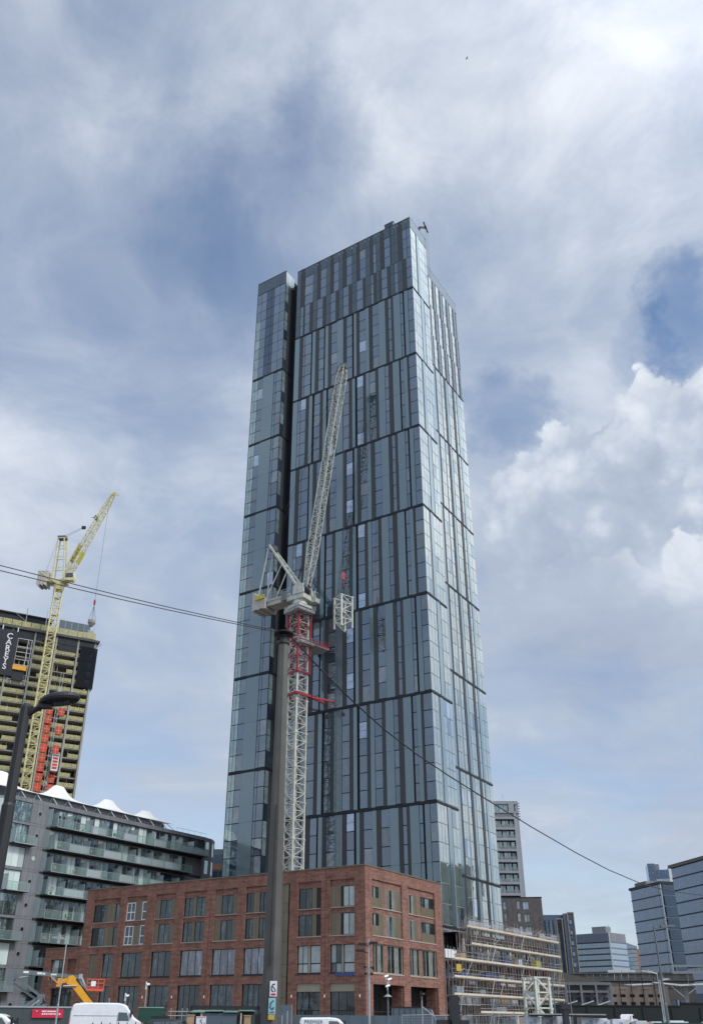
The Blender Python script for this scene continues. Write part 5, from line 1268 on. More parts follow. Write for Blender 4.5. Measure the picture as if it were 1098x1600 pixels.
# ------------------------------------------------------------------ scaffolded building
SB = thing('scaffolded_shell', 'half built brown and blue walled shell behind the scaffolding', 'building under construction', (15.825 + 2.2 * .565 + 3.2 * -.0, 128.41 + 2.2 * .825, 0), 55.6)
s0 = Fr(0, 0, 0)
hl = []
for fl, z in enumerate((1.0, 4.0, 7.0, 10.0)):
    for k in range(11):
        if k * 3.5 + 2.8 > (39 if fl < 3 else 39): break
        if fl >= 3 and k < 2: continue
        hl.append((1.0 + k * 3.5, 2.7 + k * 3.5, z, z + 2.0))
v = MB(); wall_sheet(v, s0, .3, 39, 0, 9.4, [h for h in hl if h[3] < 9.4], .4, y=2.0); wall_sheet(v, s0, 6.0, 39, 9.4, 13.0, [h for h in hl if h[3] > 9.4], .4, y=2.0)
v.poly([(39, 2, 0), (39, 14, 0), (39, 14, 13), (39, 2, 13)]); v.poly([(6, 2, 13), (39, 2, 13), (39, 14, 13), (6, 14, 13)])
v.build('wall', MT['block_brown'], SB)
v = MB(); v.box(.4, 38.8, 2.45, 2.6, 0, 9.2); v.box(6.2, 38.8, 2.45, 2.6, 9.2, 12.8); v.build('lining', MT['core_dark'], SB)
for i in range(95):                                            # boards and membrane fixed to the wall so far
    fl = random.choice((0, 1, 2, 3)); x = random.uniform(1 if fl < 3 else 7, 36); w = random.uniform(.8, 2.6); z = (0.6, 3.2, 6.2, 9.5)[fl] + random.uniform(0, .7)
    piece('sheathing_board', MT[random.choice(['membrane_blue', 'membrane_blue', 'membrane_blue', 'white_sheet', 'render_grey', 'blue_sheet', 'timber', 'concrete_dark'])], SB, s0, x, x + w, 1.93 - .002 * i % .05, 1.985, z, z + random.uniform(.7, 1.5))
for i in range(12): piece('wall_pier', MT['membrane_blue' if i % 3 else 'white_sheet'], SB, s0, 7.0 + i * 2.7, 7.0 + i * 2.7 + .45, 1.8, 1.96, 9.5, 12.2)
piece('roof_bag', MT['white_sheet'], SB, s0, .2, 3.6, 1.2, 3.0, 9.3, 10.4); piece('barrier_panel', MT['sign_ochre'], SB, s0, .6, 2.0, -.2, -.1, 7.6, 8.5); piece('timber_stack', MT['timber'], SB, s0, 3.2, 5.0, .4, 1.6, 9.4, 10.0)
SF = thing('scaffolding', 'tube scaffolding with timber decks along the half built shell', 'scaffolding', (15.825 + 2.2 * .565, 128.41 + 2.2 * .825, 0), 55.6)
decks = [(13.5, 4.9, 40.0), (11.27, 5.9, 40.0), (9.08, .2, 40.2), (6.85, -.1, 40.6), (4.70, -.2, 40.0), (2.60, 7.6, 23.6)]
tops = lambda x: 14.8 if x > 4.5 else (12.2 if x > 3 else 10.3)
i = 0; x = -2.4
while x < 40.8:
    for y in (0.0, 1.25):
        v = MB(); v.tube((x, y, 0), (x + random.uniform(-.05, .05), y, tops(x) + random.uniform(-.3, .5)), .036, 6); v.build('standard', MT['scaffold_tube'], SF)
    x += 1.12 if i % 2 else .98; i += 1
for z, xa, xb in decks:
    n = int((xb - xa) / 3.9)
    for k in range(n):
        a, c = xa + (xb - xa) * k / n, xa + (xb - xa) * (k + 1) / n
        piece('toe_board', MT['scaffold_board'], SF, s0, a, c - .04, -.09, -.05, z + .0, z + .27, .15)
        for j in range(5): piece('deck_board', MT['scaffold_board'], SF, s0, a, c - .03, .02 + j * .24, .02 + j * .24 + .225, z - .05 + .004 * (j % 2), z)
    for dz in (.55, 1.05): v = MB(); v.tube((xa - .2, -.07, z + dz), (xb + .2, -.07, z + dz), .034, 5); v.build('guard_rail', MT['scaffold_tube'], SF)
    for y in (0, 1.25): v = MB(); v.tube((xa - .5, y, z - .12), (xb + .3, y, z - .12), .034, 5); v.build('ledger', MT['scaffold_tube'], SF)
    v = MB()
    for k in range(int((xb - xa) / 1.45)): v.tube((xa + k * 1.45, -.5, z - .16), (xa + k * 1.45, 1.7, z - .16), .034, 5)
    v.build('transom', MT['scaffold_tube'], SF)
for x0, z0, x1, z1 in ((1.2, 2.6, 2.9, 6.8), (3.4, 6.9, 5.6, 9.0), (10.4, 9.1, 12.2, 11.2), (14.2, 4.8, 16, 6.8), (22, 7, 24, 9.1), (24.5, 9.2, 26.6, 11.2), (31, 4.8, 33, 6.9), (-2.2, 8.9, .6, 6.4), (-2.2, 4.6, .4, 2.0), (9.5, 0, 12.2, 4.6), (37, 4.8, 38.5, 9), (18.5, .1, 20.4, 2.6)):
    v = MB(); v.tube((x0, -.12, z0), (x1, -.12, z1), .04, 6); v.build('brace', MT['galvanised'], SF)
v = MB()                                                       # lattice beam carrying the left bays over the gate
for zz in (3.55, 4.5): v.tube((-2.0, -.05, zz), (7.6, -.05, zz), .05, 6)
for k in range(22): v.tube((-1.9 + k * .44, -.05, 3.55), (-1.65 + k * .44, -.05, 4.5), .035, 5)
v.build('lattice_beam', MT['galvanised'], SF)
for k in range(13):
    if k in (4, 9): continue
    piece('white_netting', MT['white_net'], SF, s0, 5.2 + k * 2.6, 5.2 + k * 2.6 + 2.5, -.11, -.10, 13.7 + .1 * (k % 3), 14.25 + random.uniform(0, .4), .6)
for i in range(60):                                             # odd tubes left sticking out, short braces, uprights inside
    x = random.uniform(0, 39); z = random.choice(decks)[0]; y = random.uniform(-.1, 1.3); v = MB()
    if x < 6 and z > 10: continue
    k = i % 3
    if k == 0: v.tube((x, y, z), (x + random.uniform(-.1, .1), y, z + random.uniform(.8, 2.6)), .034, 5)
    elif k == 1: v.tube((x, -.14, z - 2.1), (x + random.choice((-1, 1)) * random.uniform(.8, 1.8), -.14, z), .034, 5)
    else: v.tube((x, -.16, z + random.uniform(.1, 1.6)), (x + random.uniform(1, 4), -.16, z + random.uniform(.1, 1.6)), .034, 5)
    v.build('loose_tube', MT['scaffold_tube' if i % 2 else 'galvanised'], SF)
for i, (x, z, w, h, m) in enumerate(((2.6, 6.9, 2.4, .7, 'blue_sheet'), (11, 6.9, 3.6, .9, 'blue_sheet'), (1.2, 4.75, 2.2, 1.0, 'membrane_blue'), (8.5, 4.75, 1.8, .8, 'membrane_blue'), (17.5, 9.15, 2.6, .8, 'blue_sheet'), (23, 9.15, 1.2, 1.0, 'white_sheet'), (30, 9.15, 1.4, 1.2, 'sign_yellow'), (25, 4.75, 3.0, .9, 'membrane_blue'), (27, 6.9, 1.6, .9, 'white_sheet'), (13.5, 2.65, 3.5, .8, 'membrane_blue'), (33, 4.8, 1.2, 1.5, 'timber'), (20, 13.6, 2, .6, 'timber'))):
    tag(piece('material_stack', MT[m], None, Fr(15.825 + 2.2 * .565, 128.41 + 2.2 * .825, 55.6), x, x + w, .3, 1.1, z, z + h), f'stack of {["blue", "dark blue", "grey", "grey", "deep blue", "white", "yellow", "bluish", "pale", "slate blue", "timber brown", "brown"][i]} building material on the {["sixth", "sixth", "fifth", "fifth", "third", "third", "third", "fifth", "sixth", "lowest", "fifth", "top"][i] if False else ["fourth", "fourth", "fifth", "fifth", "third", "third", "third", "fifth", "fourth", "lowest", "fifth", "top"][i]} scaffold deck {["near its left end", "left of its middle", "at its left end", "near the brick building", "at its middle", "right of the blue stack", "near its right end", "right of its middle", "behind the lattice section", "at its middle", "near its right end", "at its middle"][i]}', 'material stack', 'material stacks on the scaffold decks')
# ------------------------------------------------------------------ standing lattice section beside the scaffolding
LS = thing('lattice_section', 'cream lattice crane section standing in front of the scaffolding at right', 'mast section', (24.2, 112.3, 0), 0)
lm = mast_mesh('standing_section', MT['crane_cream'], 2.0, 3.15, 2, .27, .13, False)
for k in range(2): link('lattice', lm, LS, (0, 0, -.1 + 3.15 * k), R(28))
# ------------------------------------------------------------------ street lamps, poles, wires
L1 = thing('street_lamp', 'black street lamp post with a flat oval head in the left foreground', 'street lamp', (-6.08, 16.95, 0), 0)
b = MB(); b.lathe([(.125, 0), (.125, 5.2), (.105, 5.25), (.10, 7.15), (.06, 7.22)], 14); b.build('pole', MT['lamp_black'], L1, smooth=False)
b = MB(); b.tube((0, 0, 6.96), (.34, .0, 7.20), .06, 8); b.box(.26, .52, -.07, .07, 7.13, 7.27); b.build('arm', MT['lamp_black'], L1)
b = MB(); n = 26
ring = lambda s, z, tilt=.10: [(.66 + math.cos(2 * math.pi * k / n) * .40 * s, math.sin(2 * math.pi * k / n) * .27 * s, z + tilt * math.cos(2 * math.pi * k / n) * .5 * s) for k in range(n)]
rs = [ring(.72, 7.24), ring(.95, 7.27), ring(1.0, 7.32), ring(.92, 7.38), ring(.6, 7.43)]
for r in rs: b.v += r
for j in range(len(rs) - 1):
    for k in range(n): b.f.append((j * n + k, j * n + (k + 1) % n, (j + 1) * n + (k + 1) % n, (j + 1) * n + k)); b.m.append(0)
b.f.append(tuple(reversed(range(n)))); b.m.append(0); b.f.append(tuple((len(rs) - 1) * n + k for k in range(n))); b.m.append(0)
b.build('lamp_head', MT['lamp_black'], L1, smooth=False)
b = MB(); b.lathe([(.04, 7.42), (.05, 7.50), (.01, 7.53)], 10, (.62, 0)); b.build('photocell', MT['galvanised'], L1)
b = MB(); b.hexa([(.46, -.13, 7.205), (.88, -.12, 7.245), (.88, .12, 7.245), (.46, .13, 7.205), (.46, -.13, 7.23), (.88, -.12, 7.27), (.88, .12, 7.27), (.46, .13, 7.23)]); b.build('lens', MT['car_black'], L1)
def lamp(loc, h, label, arm, rot=0, r=.09, m='galvanised'):
    t = thing('street_lamp', label, 'street lamp', loc, rot)
    b = MB(); b.lathe([(r, 0), (r, h * .35), (r * .75, h * .36), (r * .6, h)], 10); b.build('pole', MT[m], t)
    b = MB(); b.tube((0, 0, h - .15), (arm * .5, 0, h - .02), .035, 6); b.build('arm', MT[m], t)
    b = MB(); k = abs(arm) * .55 + .3; s = 1 if arm > 0 else -1; b.prism([(arm * .45, h - .1), (arm * .45 + s * k, h - .03), (arm * .45 + s * (k + .25), h + .05), (arm * .45 + s * k, h + .12), (arm * .45, h + .08)] if s > 0 else [(arm * .45, h - .1), (arm * .45, h + .08), (arm * .45 + s * k, h + .12), (arm * .45 + s * (k + .25), h + .05), (arm * .45 + s * k, h - .03)], -.16, .16); b.lathe([(.05, h + .1), (.05, h + .22)], 8, (arm * .8, 0)); b.build('lamp_head', MT['frame_dark' if s < 0 and False else m], t)
    return t
lamp((24.5, 70.9, 0), 8.05, 'tall grey street lamp with a wide flat head in front of the blue offices', 1.1, 0, .12, 'plant_grey')
lamp((-19.75, 72.4, 0), 6.95, 'thin grey street lamp standing left of the white van', -.65, 0, .07)
lamp((29.1, 85.2, 0), 5.6, 'slim grey post with a small arm behind the tall right lamp', -.9, 0, .06)
lamp((30.2, 88.0, 0), 5.1, 'short thick grey post right of the slim arm post', .4, 0, .11)
for x, y, h, lab in ((22.3, 96, 5.0, 'left one of two thin dark posts before the pink stone building'), (23.9, 96, 5.2, 'right one of two thin dark posts before the pink stone building')):
    t = thing('slim_post', lab, 'post', (x, y, 0), 0, 'thin dark posts'); b = MB(); b.tube((0, 0, 0), (0, 0, h), .06, 6); b.build('pole', MT['plant_grey'], t)
# tram pole
TP = thing('tram_pole', 'tall tapering grey steel tram pole rising in front of the brick building', 'pole', (-1.25, 21.96, 0), 0)
b = MB(); n = 8; rb, rt = .222, .138; H = 10.62
for k in range(n):
    a0, a1 = math.pi * 2 * (k + .28) / n, math.pi * 2 * (k + 1.28) / n
    b.poly([(math.cos(a0) * rb, math.sin(a0) * rb, 0), (math.cos(a1) * rb, math.sin(a1) * rb, 0), (math.cos(a1) * rt, math.sin(a1) * rt, H), (math.cos(a0) * rt, math.sin(a0) * rt, H)])
b.build('shaft', MT['pole_paint'], TP)
b = MB(); b.lathe([(.09, H), (.09, H + .18), (.12, H + .19), (.12, H + .24), (.27, H + .26), (.28, H + .29), (.20, H + .33), (.05, H + .36)], 20); b.build('cap', MT['lamp_black'], TP)
b = MB(); b.tube((-.05, -.225, 2.7), (-.03, -.205, 6.3), .014, 6); b.build('conduit', MT['lamp_black'], TP)
b = MB(); b.lathe([(.17, H - .02), (.17, H + .06), (.10, H + .08)], 12); b.build('collar', MT['lamp_black'], TP)
def plate(name, x0, x1, z0, z1, m, y=-.245):
    return piece(name, MT[m], TP, Fr(), x0, x1, y, y + .012, z0, z1)
SGN = thing('warning_sign', 'white sign with black symbol and red strip on the tram pole', 'sign', (-1.25, 21.96, 0), 0)
piece('plate', MT['white_paint'], SGN, Fr(), -.015, .145, -.248, -.236, 2.09, 2.40); piece('red_strip', MT['banner_red'], SGN, Fr(), .01, .12, -.252, -.2485, 2.11, 2.15)
b = MB(); b.path([(.10, -.252, 2.34), (.05, -.252, 2.33), (.02, -.252, 2.27), (.03, -.252, 2.21), (.07, -.252, 2.18)], .012, 5); b.path([(.04, -.252, 2.30), (.10, -.252, 2.24), (.11, -.252, 2.18)], .009, 5); b.build('symbol', MT['lamp_black'], SGN)
SG2 = thing('blue_sign', 'pale blue sign below the white warning sign on the tram pole', 'sign', (-1.25, 21.96, 0), 0)
piece('plate', MT['sign_blue'], SG2, Fr(), -.03, .125, -.248, -.236, 1.74, 2.06)
b = MB(); b.path([(.08, -.252, 2.01), (.02, -.252, 1.96), (.01, -.252, 1.88), (.06, -.252, 1.83), (.09, -.252, 1.88)], .016, 5); b.box(-.0, .10, -.252, -.2485, 1.76, 1.79); b.build('symbol', MT['hoarding_blue'], SG2)
SG3 = thing('ochre_tag', 'small ochre tag lowest on the tram pole', 'sign', (-1.25, 21.96, 0), 0); piece('plate', MT['sign_ochre'], SG3, Fr(), -.03, .11, -.248, -.236, 1.63, 1.73)
# span wires
def wire(name, label, pts, r):
    b = MB(); b.path(pts, r, 7); return tag(b.build(name, MT['lamp_black']), label, 'cable')
ex, ey = 26.22132877 + 1.25, 64.90332748 - 21.96; ln = math.hypot(ex, ey)
zs = [(0.07, 11.0), (.57, 10.87), (1.81, 10.49), (3.57, 10.05), (5.5, 9.67), (7.63, 9.4), (10.02, 9.2), (13.9, 8.96), (17.86, 8.74), (23.42, 8.5), (28.26, 8.38), (34.82, 8.42), (41.65, 8.8), (50.98, 9.55), (60, 10.5)]
wire('span_cable', 'black cable sagging from the tram pole cap down to the right', [(-1.25 + ex / ln * s, 21.96 + ey / ln * s, z) for s, z in zs], .022)
for i, (z1, z2, lab) in enumerate(((10.97, 11.1, 'upper of two thin wires running left from the tram pole'), (10.93, 10.97, 'lower of two thin wires running left from the tram pole'))):
    wire('span_wire', lab, [(-1.33 + (-7.8 + 1.33) * t, 21.95 + (18.416 - 21.95) * t, z1 + (z2 - z1) * t - .12 * math.sin(math.pi * min(t, 1)) * .5) for t in [k * .15 for k in range(14)]], .011)
# CCTV posts
C1 = thing('cctv_post', 'slender white post with floodlights and cameras before the brick corner', 'cctv post', (3.03, 69.94, 0), 0)
b = MB(); b.tube((0, 0, 0), (0, 0, 5.0), .10, 8); b.tube((0, 0, 5.0), (0, 0, 6.9), .05, 8); b.build('pole', MT['galvanised'], C1)
for x, z, rz in ((-.45, 6.55, .3), (.38, 6.65, -.3), (-.62, 6.12, .4)):
    b = MB(); b.box(x - .3, x + .3, -.22, .05, z - .08, z + .08); b.bar((x, 0, z), (0, 0, z - .15), .05); b.build('floodlight', MT['lamp_black'], C1)
for x, z in ((-.28, 5.05), (.28, 5.0), (-.25, 4.62), (.22, 4.6)):
    b = MB(); b.tube((x, -.25, z - .05), (x, .1, z + .02), .085, 8); b.bar((x, 0, z), (0, 0, z), .05); b.build('camera', MT['lamp_black'], C1)
C2 = thing('cctv_post', 'dark post with white cameras and a small cone hood before the portico', 'cctv post', (4.5, 71.86, 0), 0)
b = MB(); b.tube((0, 0, 0), (0, 0, 3.6), .06, 8); b.build('pole', MT['plant_grey'], C2)
b = MB(); b.lathe([(.32, 3.15), (.03, 3.35)], 12); b.build('hood', MT['galvanised'], C2)
for x, z in ((-.12, 4.5), (.12, 4.3), (-.02, 3.85)):
    b = MB(); b.tube((x - .12, -.1, z - .03), (x + .16, .05, z + .06), .08, 8); b.bar((x, 0, z - .25), (x, 0, z), .04); b.build('camera', MT['white_paint'], C2)
b = MB(); b.tube((0, 0, 3.5), (0, 0, 4.4), .03, 6); b.build('stem', MT['white_paint'], C2)
for x, y, z, lab in ((7.0, 72, 3.25, 'thin pole with a small dark camera at the portico pier'), (-15.5, 84, 4.1, 'white camera post beside the ground floor windows left of the tram pole'), (-17.2, 84, 3.2, 'plain white post left of the white camera post'), (-18.6, 84, 3.1, 'plain white post nearest the red access basket'), (-3.0, 76, 2.2, 'thin white post left of the small lettered van'), (-3.5, 78, 1.9, 'short white stake near the tram pole foot')):
    t = thing('site_post', lab, 'post', (x, y, 0), 0); b = MB(); b.tube((0, 0, 0), (0, 0, z), .05, 6); b.build('pole', MT['galvanised'], t)
    if 'camera' in lab: b = MB(); b.tube((0, -.1, z + .05), (.2, .1, z + .12), .09, 8); b.tube((-.05, 0, z - .3), (-.05, 0, z + .3), .07, 8); b.build('camera', MT['lamp_black' if 'dark' in lab else 'white_paint'], t)
# ------------------------------------------------------------------ vehicles
def van(name, label, loc, rot, prof, hw, white, windows, screen, wheels, r=.34, tumble=.10, side=None):
    """side outline lofted across the width, with glass, wheels and lamps as parts; faces local +x"""
    t = thing(name, label, 'van', loc, rot); zb = min(p[1] for p in prof); zt = max(p[1] for p in prof)
    wid = lambda z: hw - tumble * max(0, (z - 1.0) / (zt - 1.0)) ** 1.5
    b = MB(); n = len(prof); bev = .09
    cx = sum(p[0] for p in prof) / n; cz = (zb + zt) / 2
    rings = []
    for s, ins in ((-1, 0.0), (1, 0.0)): pass
    def ring(s, ins, out): return [((x - (bev * ins if x > cx else -bev * ins)), s * (wid(z) - out), z - (bev * ins if z > cz else 0)) for x, z in prof]
    rr = [ring(-1, 1, 0), ring(-1, 0, bev), ring(1, 0, bev), ring(1, 1, 0)]
    for q in rr: b.v += q
    for j in range(3):
        for k in range(n): b.f.append((j * n + k, j * n + (k + 1) % n, (j + 1) * n + (k + 1) % n, (j + 1) * n + k)); b.m.append(0)
    b.f.append(tuple(reversed(range(n)))); b.m.append(0); b.f.append(tuple(3 * n + k for k in range(n))); b.m.append(0)
    b.build('body', MT[white], t)
    for wn in windows:
        for s in (-1, 1):
            b = MB(); p = [(x, s * (wid(z) + .006), z) for x, z in wn]; q = [(x, s * (wid(z) - .02), z) for x, z in wn]
            m = len(wn); b.v += p + q; b.f.append(tuple(range(m)) if s < 0 else tuple(reversed(range(m)))); b.m.append(0)
            for k in range(m): b.f.append((k, (k + 1) % m, m + (k + 1) % m, m + k)); b.m.append(0)
            b.build('side_window', MT['auto_glass'], t)
    (xa, za), (xb, zb2) = screen; b = MB(); wa, wb = wid(za) - .10, wid(zb2) - .12
    dx, dz = (zb2 - za), -(xb - xa); L = math.hypot(dx, dz); ox, oz = dx / L * .012, dz / L * .012
    if ox < 0: ox, oz = -ox, -oz
    b.hexa([(xa - ox, -wa, za - oz), (xa + ox, -wa, za + oz), (xa + ox, wa, za + oz), (xa - ox, wa, za - oz), (xb - ox, -wb, zb2 - oz), (xb + ox, -wb, zb2 + oz), (xb + ox, wb, zb2 + oz), (xb - ox, wb, zb2 - oz)]); b.build('windscreen', MT['auto_glass'], t)
    for wx in wheels:
        for s in (-1, 1):
            b = MB(); b.tube((wx, s * (hw - .22), r), (wx, s * (hw + .01), r), r, 18); o = b.build('wheel', MT['tyre'], t)
            b = MB(); b.tube((wx, s * (hw + .005), r), (wx, s * (hw + .02), r), r * .62, 14); b.build('rim', MT['galvanised'], o)
    xf = max(p[0] for p in prof); xr = min(p[0] for p in prof)
    for s in (-1, 1):
        b = MB(); b.box(xf - .35, xf - .02, s * hw * .72 - .2, s * hw * .72 + .2, .82, 1.0); b.build('headlight', MT['lens_clear'], t)
        b = MB(); b.box(xr - .015, xr + .06, s * (hw - .14) - .06, s * (hw - .14) + .06, 1.0, 1.45); b.build('tail_light', MT['red_plastic'], t)
        b = MB(); mx = screen[0][0] - .25; b.box(mx - .06, mx + .08, s * (hw + .13) - .1, s * (hw + .13) + .1, screen[0][1] + .0, screen[0][1] + .42); b.bar((mx, s * hw * .97, screen[0][1] + .15), (mx, s * (hw + .1), screen[0][1] + .2), .05); b.build('mirror', MT['lamp_black'], t)
    b = MB(); b.box(xf - .12, xf + .03, -hw * .9, hw * .9, .4, .62); b.box(xr - .03, xr + .1, -hw * .9, hw * .9, .4, .6); b.build('bumper', MT['lamp_black'], t)
    b = MB()
    for s in (-1, 1):
        for zz in (.95, zt * .66): b.box(xr + .3, screen[0][0] - 1.3, s * (wid(zz) + .004) - .008, s * (wid(zz) + .004) + .008, zz, zz + .03)
        b.box(screen[0][0] - 1.25, screen[0][0] - 1.22, s * (hw - .02) - .03, s * (hw - .02) + .015, .6, zt * .72)
    b.build('trim_line', MT['aluminium'], t)
    return t
LWB = [(0, .42), (-.02, .9), (.02, 2.0), (.14, 2.48), (.30, 2.60), (1.2, 2.66), (3.6, 2.66), (4.0, 2.60), (4.28, 2.46), (4.95, 1.62), (5.45, 1.32), (5.78, 1.12), (5.90, .85), (5.90, .42)]
WV = van('white_van', 'large white high roof van parked beside the telescopic handler', (-20.05, 77.6, -.02), 9, LWB, 1.0, 'white_paint', [[(3.62, 1.42), (4.55, 1.42), (4.32, 2.0), (3.70, 2.02)]], ((4.90, 1.68), (4.36, 2.36)), (1.1, 4.75))
b = MB(); b.tube((3.1, .2, 2.66), (3.05, .2, 2.9), .02, 5); b.lathe([(.05, 2.66), (.03, 2.72)], 8, (3.1, .2)); b.build('aerial', MT['lamp_black'], WV)
b = MB()
for k in range(3): b.box(.6, 3.6, -.6 + k * .55, -.56 + k * .55, 2.655, 2.672)
b.build('roof_rib', MT['van_side'], WV)
SWB = [(0, .36), (-.02, .8), (.02, 1.5), (.10, 1.76), (.22, 1.83), (2.2, 1.86), (2.75, 1.82), (3.0, 1.74), (3.68, 1.16), (4.15, 1.02), (4.36, .82), (4.40, .36)]
PV = van('lettered_van', 'small white van with PREMIER lettering on its side below the brick building', (-2.05, 74.9, -.08), 3, SWB, .88, 'white_paint', [[(2.15, 1.12), (3.35, 1.12), (2.86, 1.60), (2.22, 1.62)]], ((3.60, 1.22), (3.04, 1.68)), (.8, 3.5), .31, .09)
o = text('lettering', 'PREMIER', .34, 'hoarding_blue', PV, (.36, -.855, 1.44), .0, 1.12, 'LEFT'); o.rotation_euler = (R(86), 0, 0)
FV = van('white_van', 'white van with a black roof rack at the far left bottom edge', (-23.1, 58.3, -.15), 9, [(0, .36), (0, 1.5), (.1, 1.84), (.3, 1.93), (3.2, 1.96), (3.9, 1.92), (4.2, 1.80), (4.95, 1.22), (5.3, 1.1), (5.55, .85), (5.58, .36)], .95, 'white_paint', [[(3.2, 1.2), (4.45, 1.2), (3.98, 1.72), (3.28, 1.74)]], ((4.85, 1.30), (4.22, 1.78)), (.9, 4.6), .33)
b = MB()
for y in (-.75, .75): b.bar((.3, y, 2.08), (3.4, y, 2.08), .07)
for k in range(5): b.bar((.4 + k * .7, -.78, 2.1), (.4 + k * .7, .78, 2.1), .06); b.box(.4 + k * .7 - .03, .4 + k * .7 + .03, -.72, -.66, 1.95, 2.1)
b.box(1.0, 3.3, -.6, -.4, 2.12, 2.2); b.build('roof_rack', MT['lamp_black'], FV)
DC = van('dark_car', 'dark car with a roof box parked right of the large white van', (-13.0, 70, -.1), 6, [(0, .35), (.0, .95), (.35, 1.5), (.7, 1.62), (1.9, 1.68), (2.5, 1.62), (3.3, 1.08), (4.1, .96), (4.3, .75), (4.3, .35)], .88, 'car_black', [[(.6, 1.1), (1.6, 1.1), (1.6, 1.5), (.8, 1.48)], [(1.68, 1.1), (2.95, 1.1), (2.4, 1.52), (1.68, 1.52)]], ((3.2, 1.14), (2.56, 1.58)), (.85, 3.4), .32, .12)
DC['category'] = 'car'
b = MB(); b.box(.6, 1.9, -.5, .5, 1.69, 1.84); b.build('roof_box', MT['frame_dark'], DC)
# ------------------------------------------------------------------ site plant
BL = thing('boom_lift', 'grey articulated boom lift folded in a zigzag with a red basket', 'boom lift', (-32.0, 105.2, 0), 16)
def bl(name, m, fn): b = MB(); fn(b); return b.build(name, MT[m], BL)
bl('chassis', 'plant_grey', lambda b: (b.box(-1.2, 3.0, -1.1, 1.1, .4, 1.2), b.box(-.9, 1.6, -.9, .9, 1.2, 2.1), b.box(.4, 1.8, -.7, .7, 2.1, 2.7)))
for x in (-.7, 2.4):
    for s in (-1, 1): bl('wheel', 'tyre', lambda b, x=x, s=s: b.tube((x, s * .85, .45), (x, s * 1.2, .45), .45, 16))
bl('lower_boom', 'plant_grey', lambda b: (b.bar((-1.1, 0, 2.0), (1.2, 0, 3.55), .30, .32), b.bar((-.8, .3, 1.9), (1.2, .3, 3.2), .12)))
bl('riser_boom', 'plant_grey', lambda b: (b.bar((1.35, 0, 3.5), (-2.2, 0, 5.85), .26, .30), b.bar((.95, .18, 3.25), (-1.9, .18, 4.85), .20, .24), b.bar((1.1, -.2, 3.6), (-1.5, -.2, 5.2), .10)))
bl('knuckle', 'plant_grey', lambda b: (b.box(-2.45, -1.75, -.28, .28, 4.6, 6.05), b.box(.9, 1.7, -.32, .32, 2.7, 3.8), b.box(1.0, 2.0, -.25, .25, 2.2, 2.9)))
bl('ram', 'galvanised', lambda b: (b.tube((-1.9, 0, 5.2), (-.2, 0, 5.55), .09, 8), b.tube((.1, -.25, 2.4), (1.2, -.25, 3.2), .10, 8)))
bl('hose', 'lamp_black', lambda b: [b.path([(1.2 + .1 * k, -.3, 2.6 + .15 * k), (1.7 + .06 * k, -.35, 3.0), (1.5, -.3, 3.5 - .1 * k)], .035, 5) for k in range(5)])
bl('main_boom', 'plant_grey', lambda b: (b.bar((-2.2, 0, 5.98), (1.6, 0, 5.76), .34, .44), b.bar((1.6, 0, 5.76), (5.1, 0, 5.54), .26, .34)))
bl('boom_mark', 'print_white', lambda b: [b.box(x, x + w, -.178, -.172, z - .09, z + .09) for x, w, z in ((-.9, .55, 5.91), (.55, .5, 5.82), (1.1, .3, 5.79))] + [b.box(2.0, 2.6, -.14, -.132, 5.66, 5.80)])
bl('jib_link', 'aluminium', lambda b: (b.bar((5.15, -.12, 5.75), (5.95, -.12, 4.35), .14, .2), b.bar((5.0, .12, 5.5), (5.75, .12, 4.25), .12, .16), b.box(4.95, 5.35, -.2, .2, 5.35, 5.85)))
def basket(b):
    x0, x1, y0, y1, z0, z1 = 5.95, 7.75, -.45, .45, 4.2, 5.35
    for z in (z0, z0 + .38, z0 + .76, z1):
        for p, q in (((x0, y0), (x1, y0)), ((x1, y0), (x1, y1)), ((x1, y1), (x0, y1)), ((x0, y1), (x0, y0))): b.bar((*p, z), (*q, z), .06)
    for x in (x0, x0 + .6, x0 + 1.2, x1):
        for y in (y0, y1): b.bar((x, y, z0), (x, y, z1 + (.1 if x == x0 else 0)), .06)
    b.box(x0, x1, y0, y1, z0 - .06, z0)
bl('basket', 'basket_red', basket); bl('toe_board', 'basket_red', lambda b: b.box(5.95, 7.75, -.47, -.455, 4.2, 4.42)); bl('control_box', 'print_white', lambda b: b.box(6.35, 6.85, -.50, -.40, 4.65, 5.15))
TH = thing('telescopic_handler', 'yellow telescopic handler with its boom bent down behind the white van', 'telehandler', (-24.6, 97.2, 0), 14)
def th(name, m, fn): b = MB(); fn(b); return b.build(name, MT[m], TH)
th('chassis', 'plant_yellow', lambda b: (b.box(-1, 4.0, -1.0, 1.0, .6, 1.4), b.box(1.6, 3.4, .1, 1.0, 1.4, 2.4)))
for x in (-.3, 3.2):
    for s in (-1, 1): th('wheel', 'tyre', lambda b, x=x, s=s: b.tube((x, s * .8, .6), (x, s * 1.2, .6), .6, 16))
th('boom', 'plant_yellow', lambda b: (b.bar((2.6, 0, 1.3), (-.85, 0, 4.85), .42, .62), b.prism([(-1.3, 4.55), (-.55, 4.35), (-.45, 5.1), (-.8, 5.35), (-1.2, 5.25)], -.26, .26)))
th('head', 'plant_yellow', lambda b: (b.bar((-1.0, 0, 4.95), (-2.0, 0, 4.75), .34, .40), b.prism([(-2.3, 4.3), (-1.8, 4.3), (-1.7, 5.0), (-2.2, 5.1)], -.4, .4)))
th('fork', 'mesh_line', lambda b: [b.bar((-2.1, y, 4.55), (-2.95, y, 5.25), .12, .1) for y in (-.4, .4)])
th('ram', 'galvanised', lambda b: (b.tube((-.3, -.3, 4.4), (-1.6, -.3, 4.35), .08, 8), b.tube((2.4, .3, 1.9), (.0, .3, 4.4), .07, 8)))
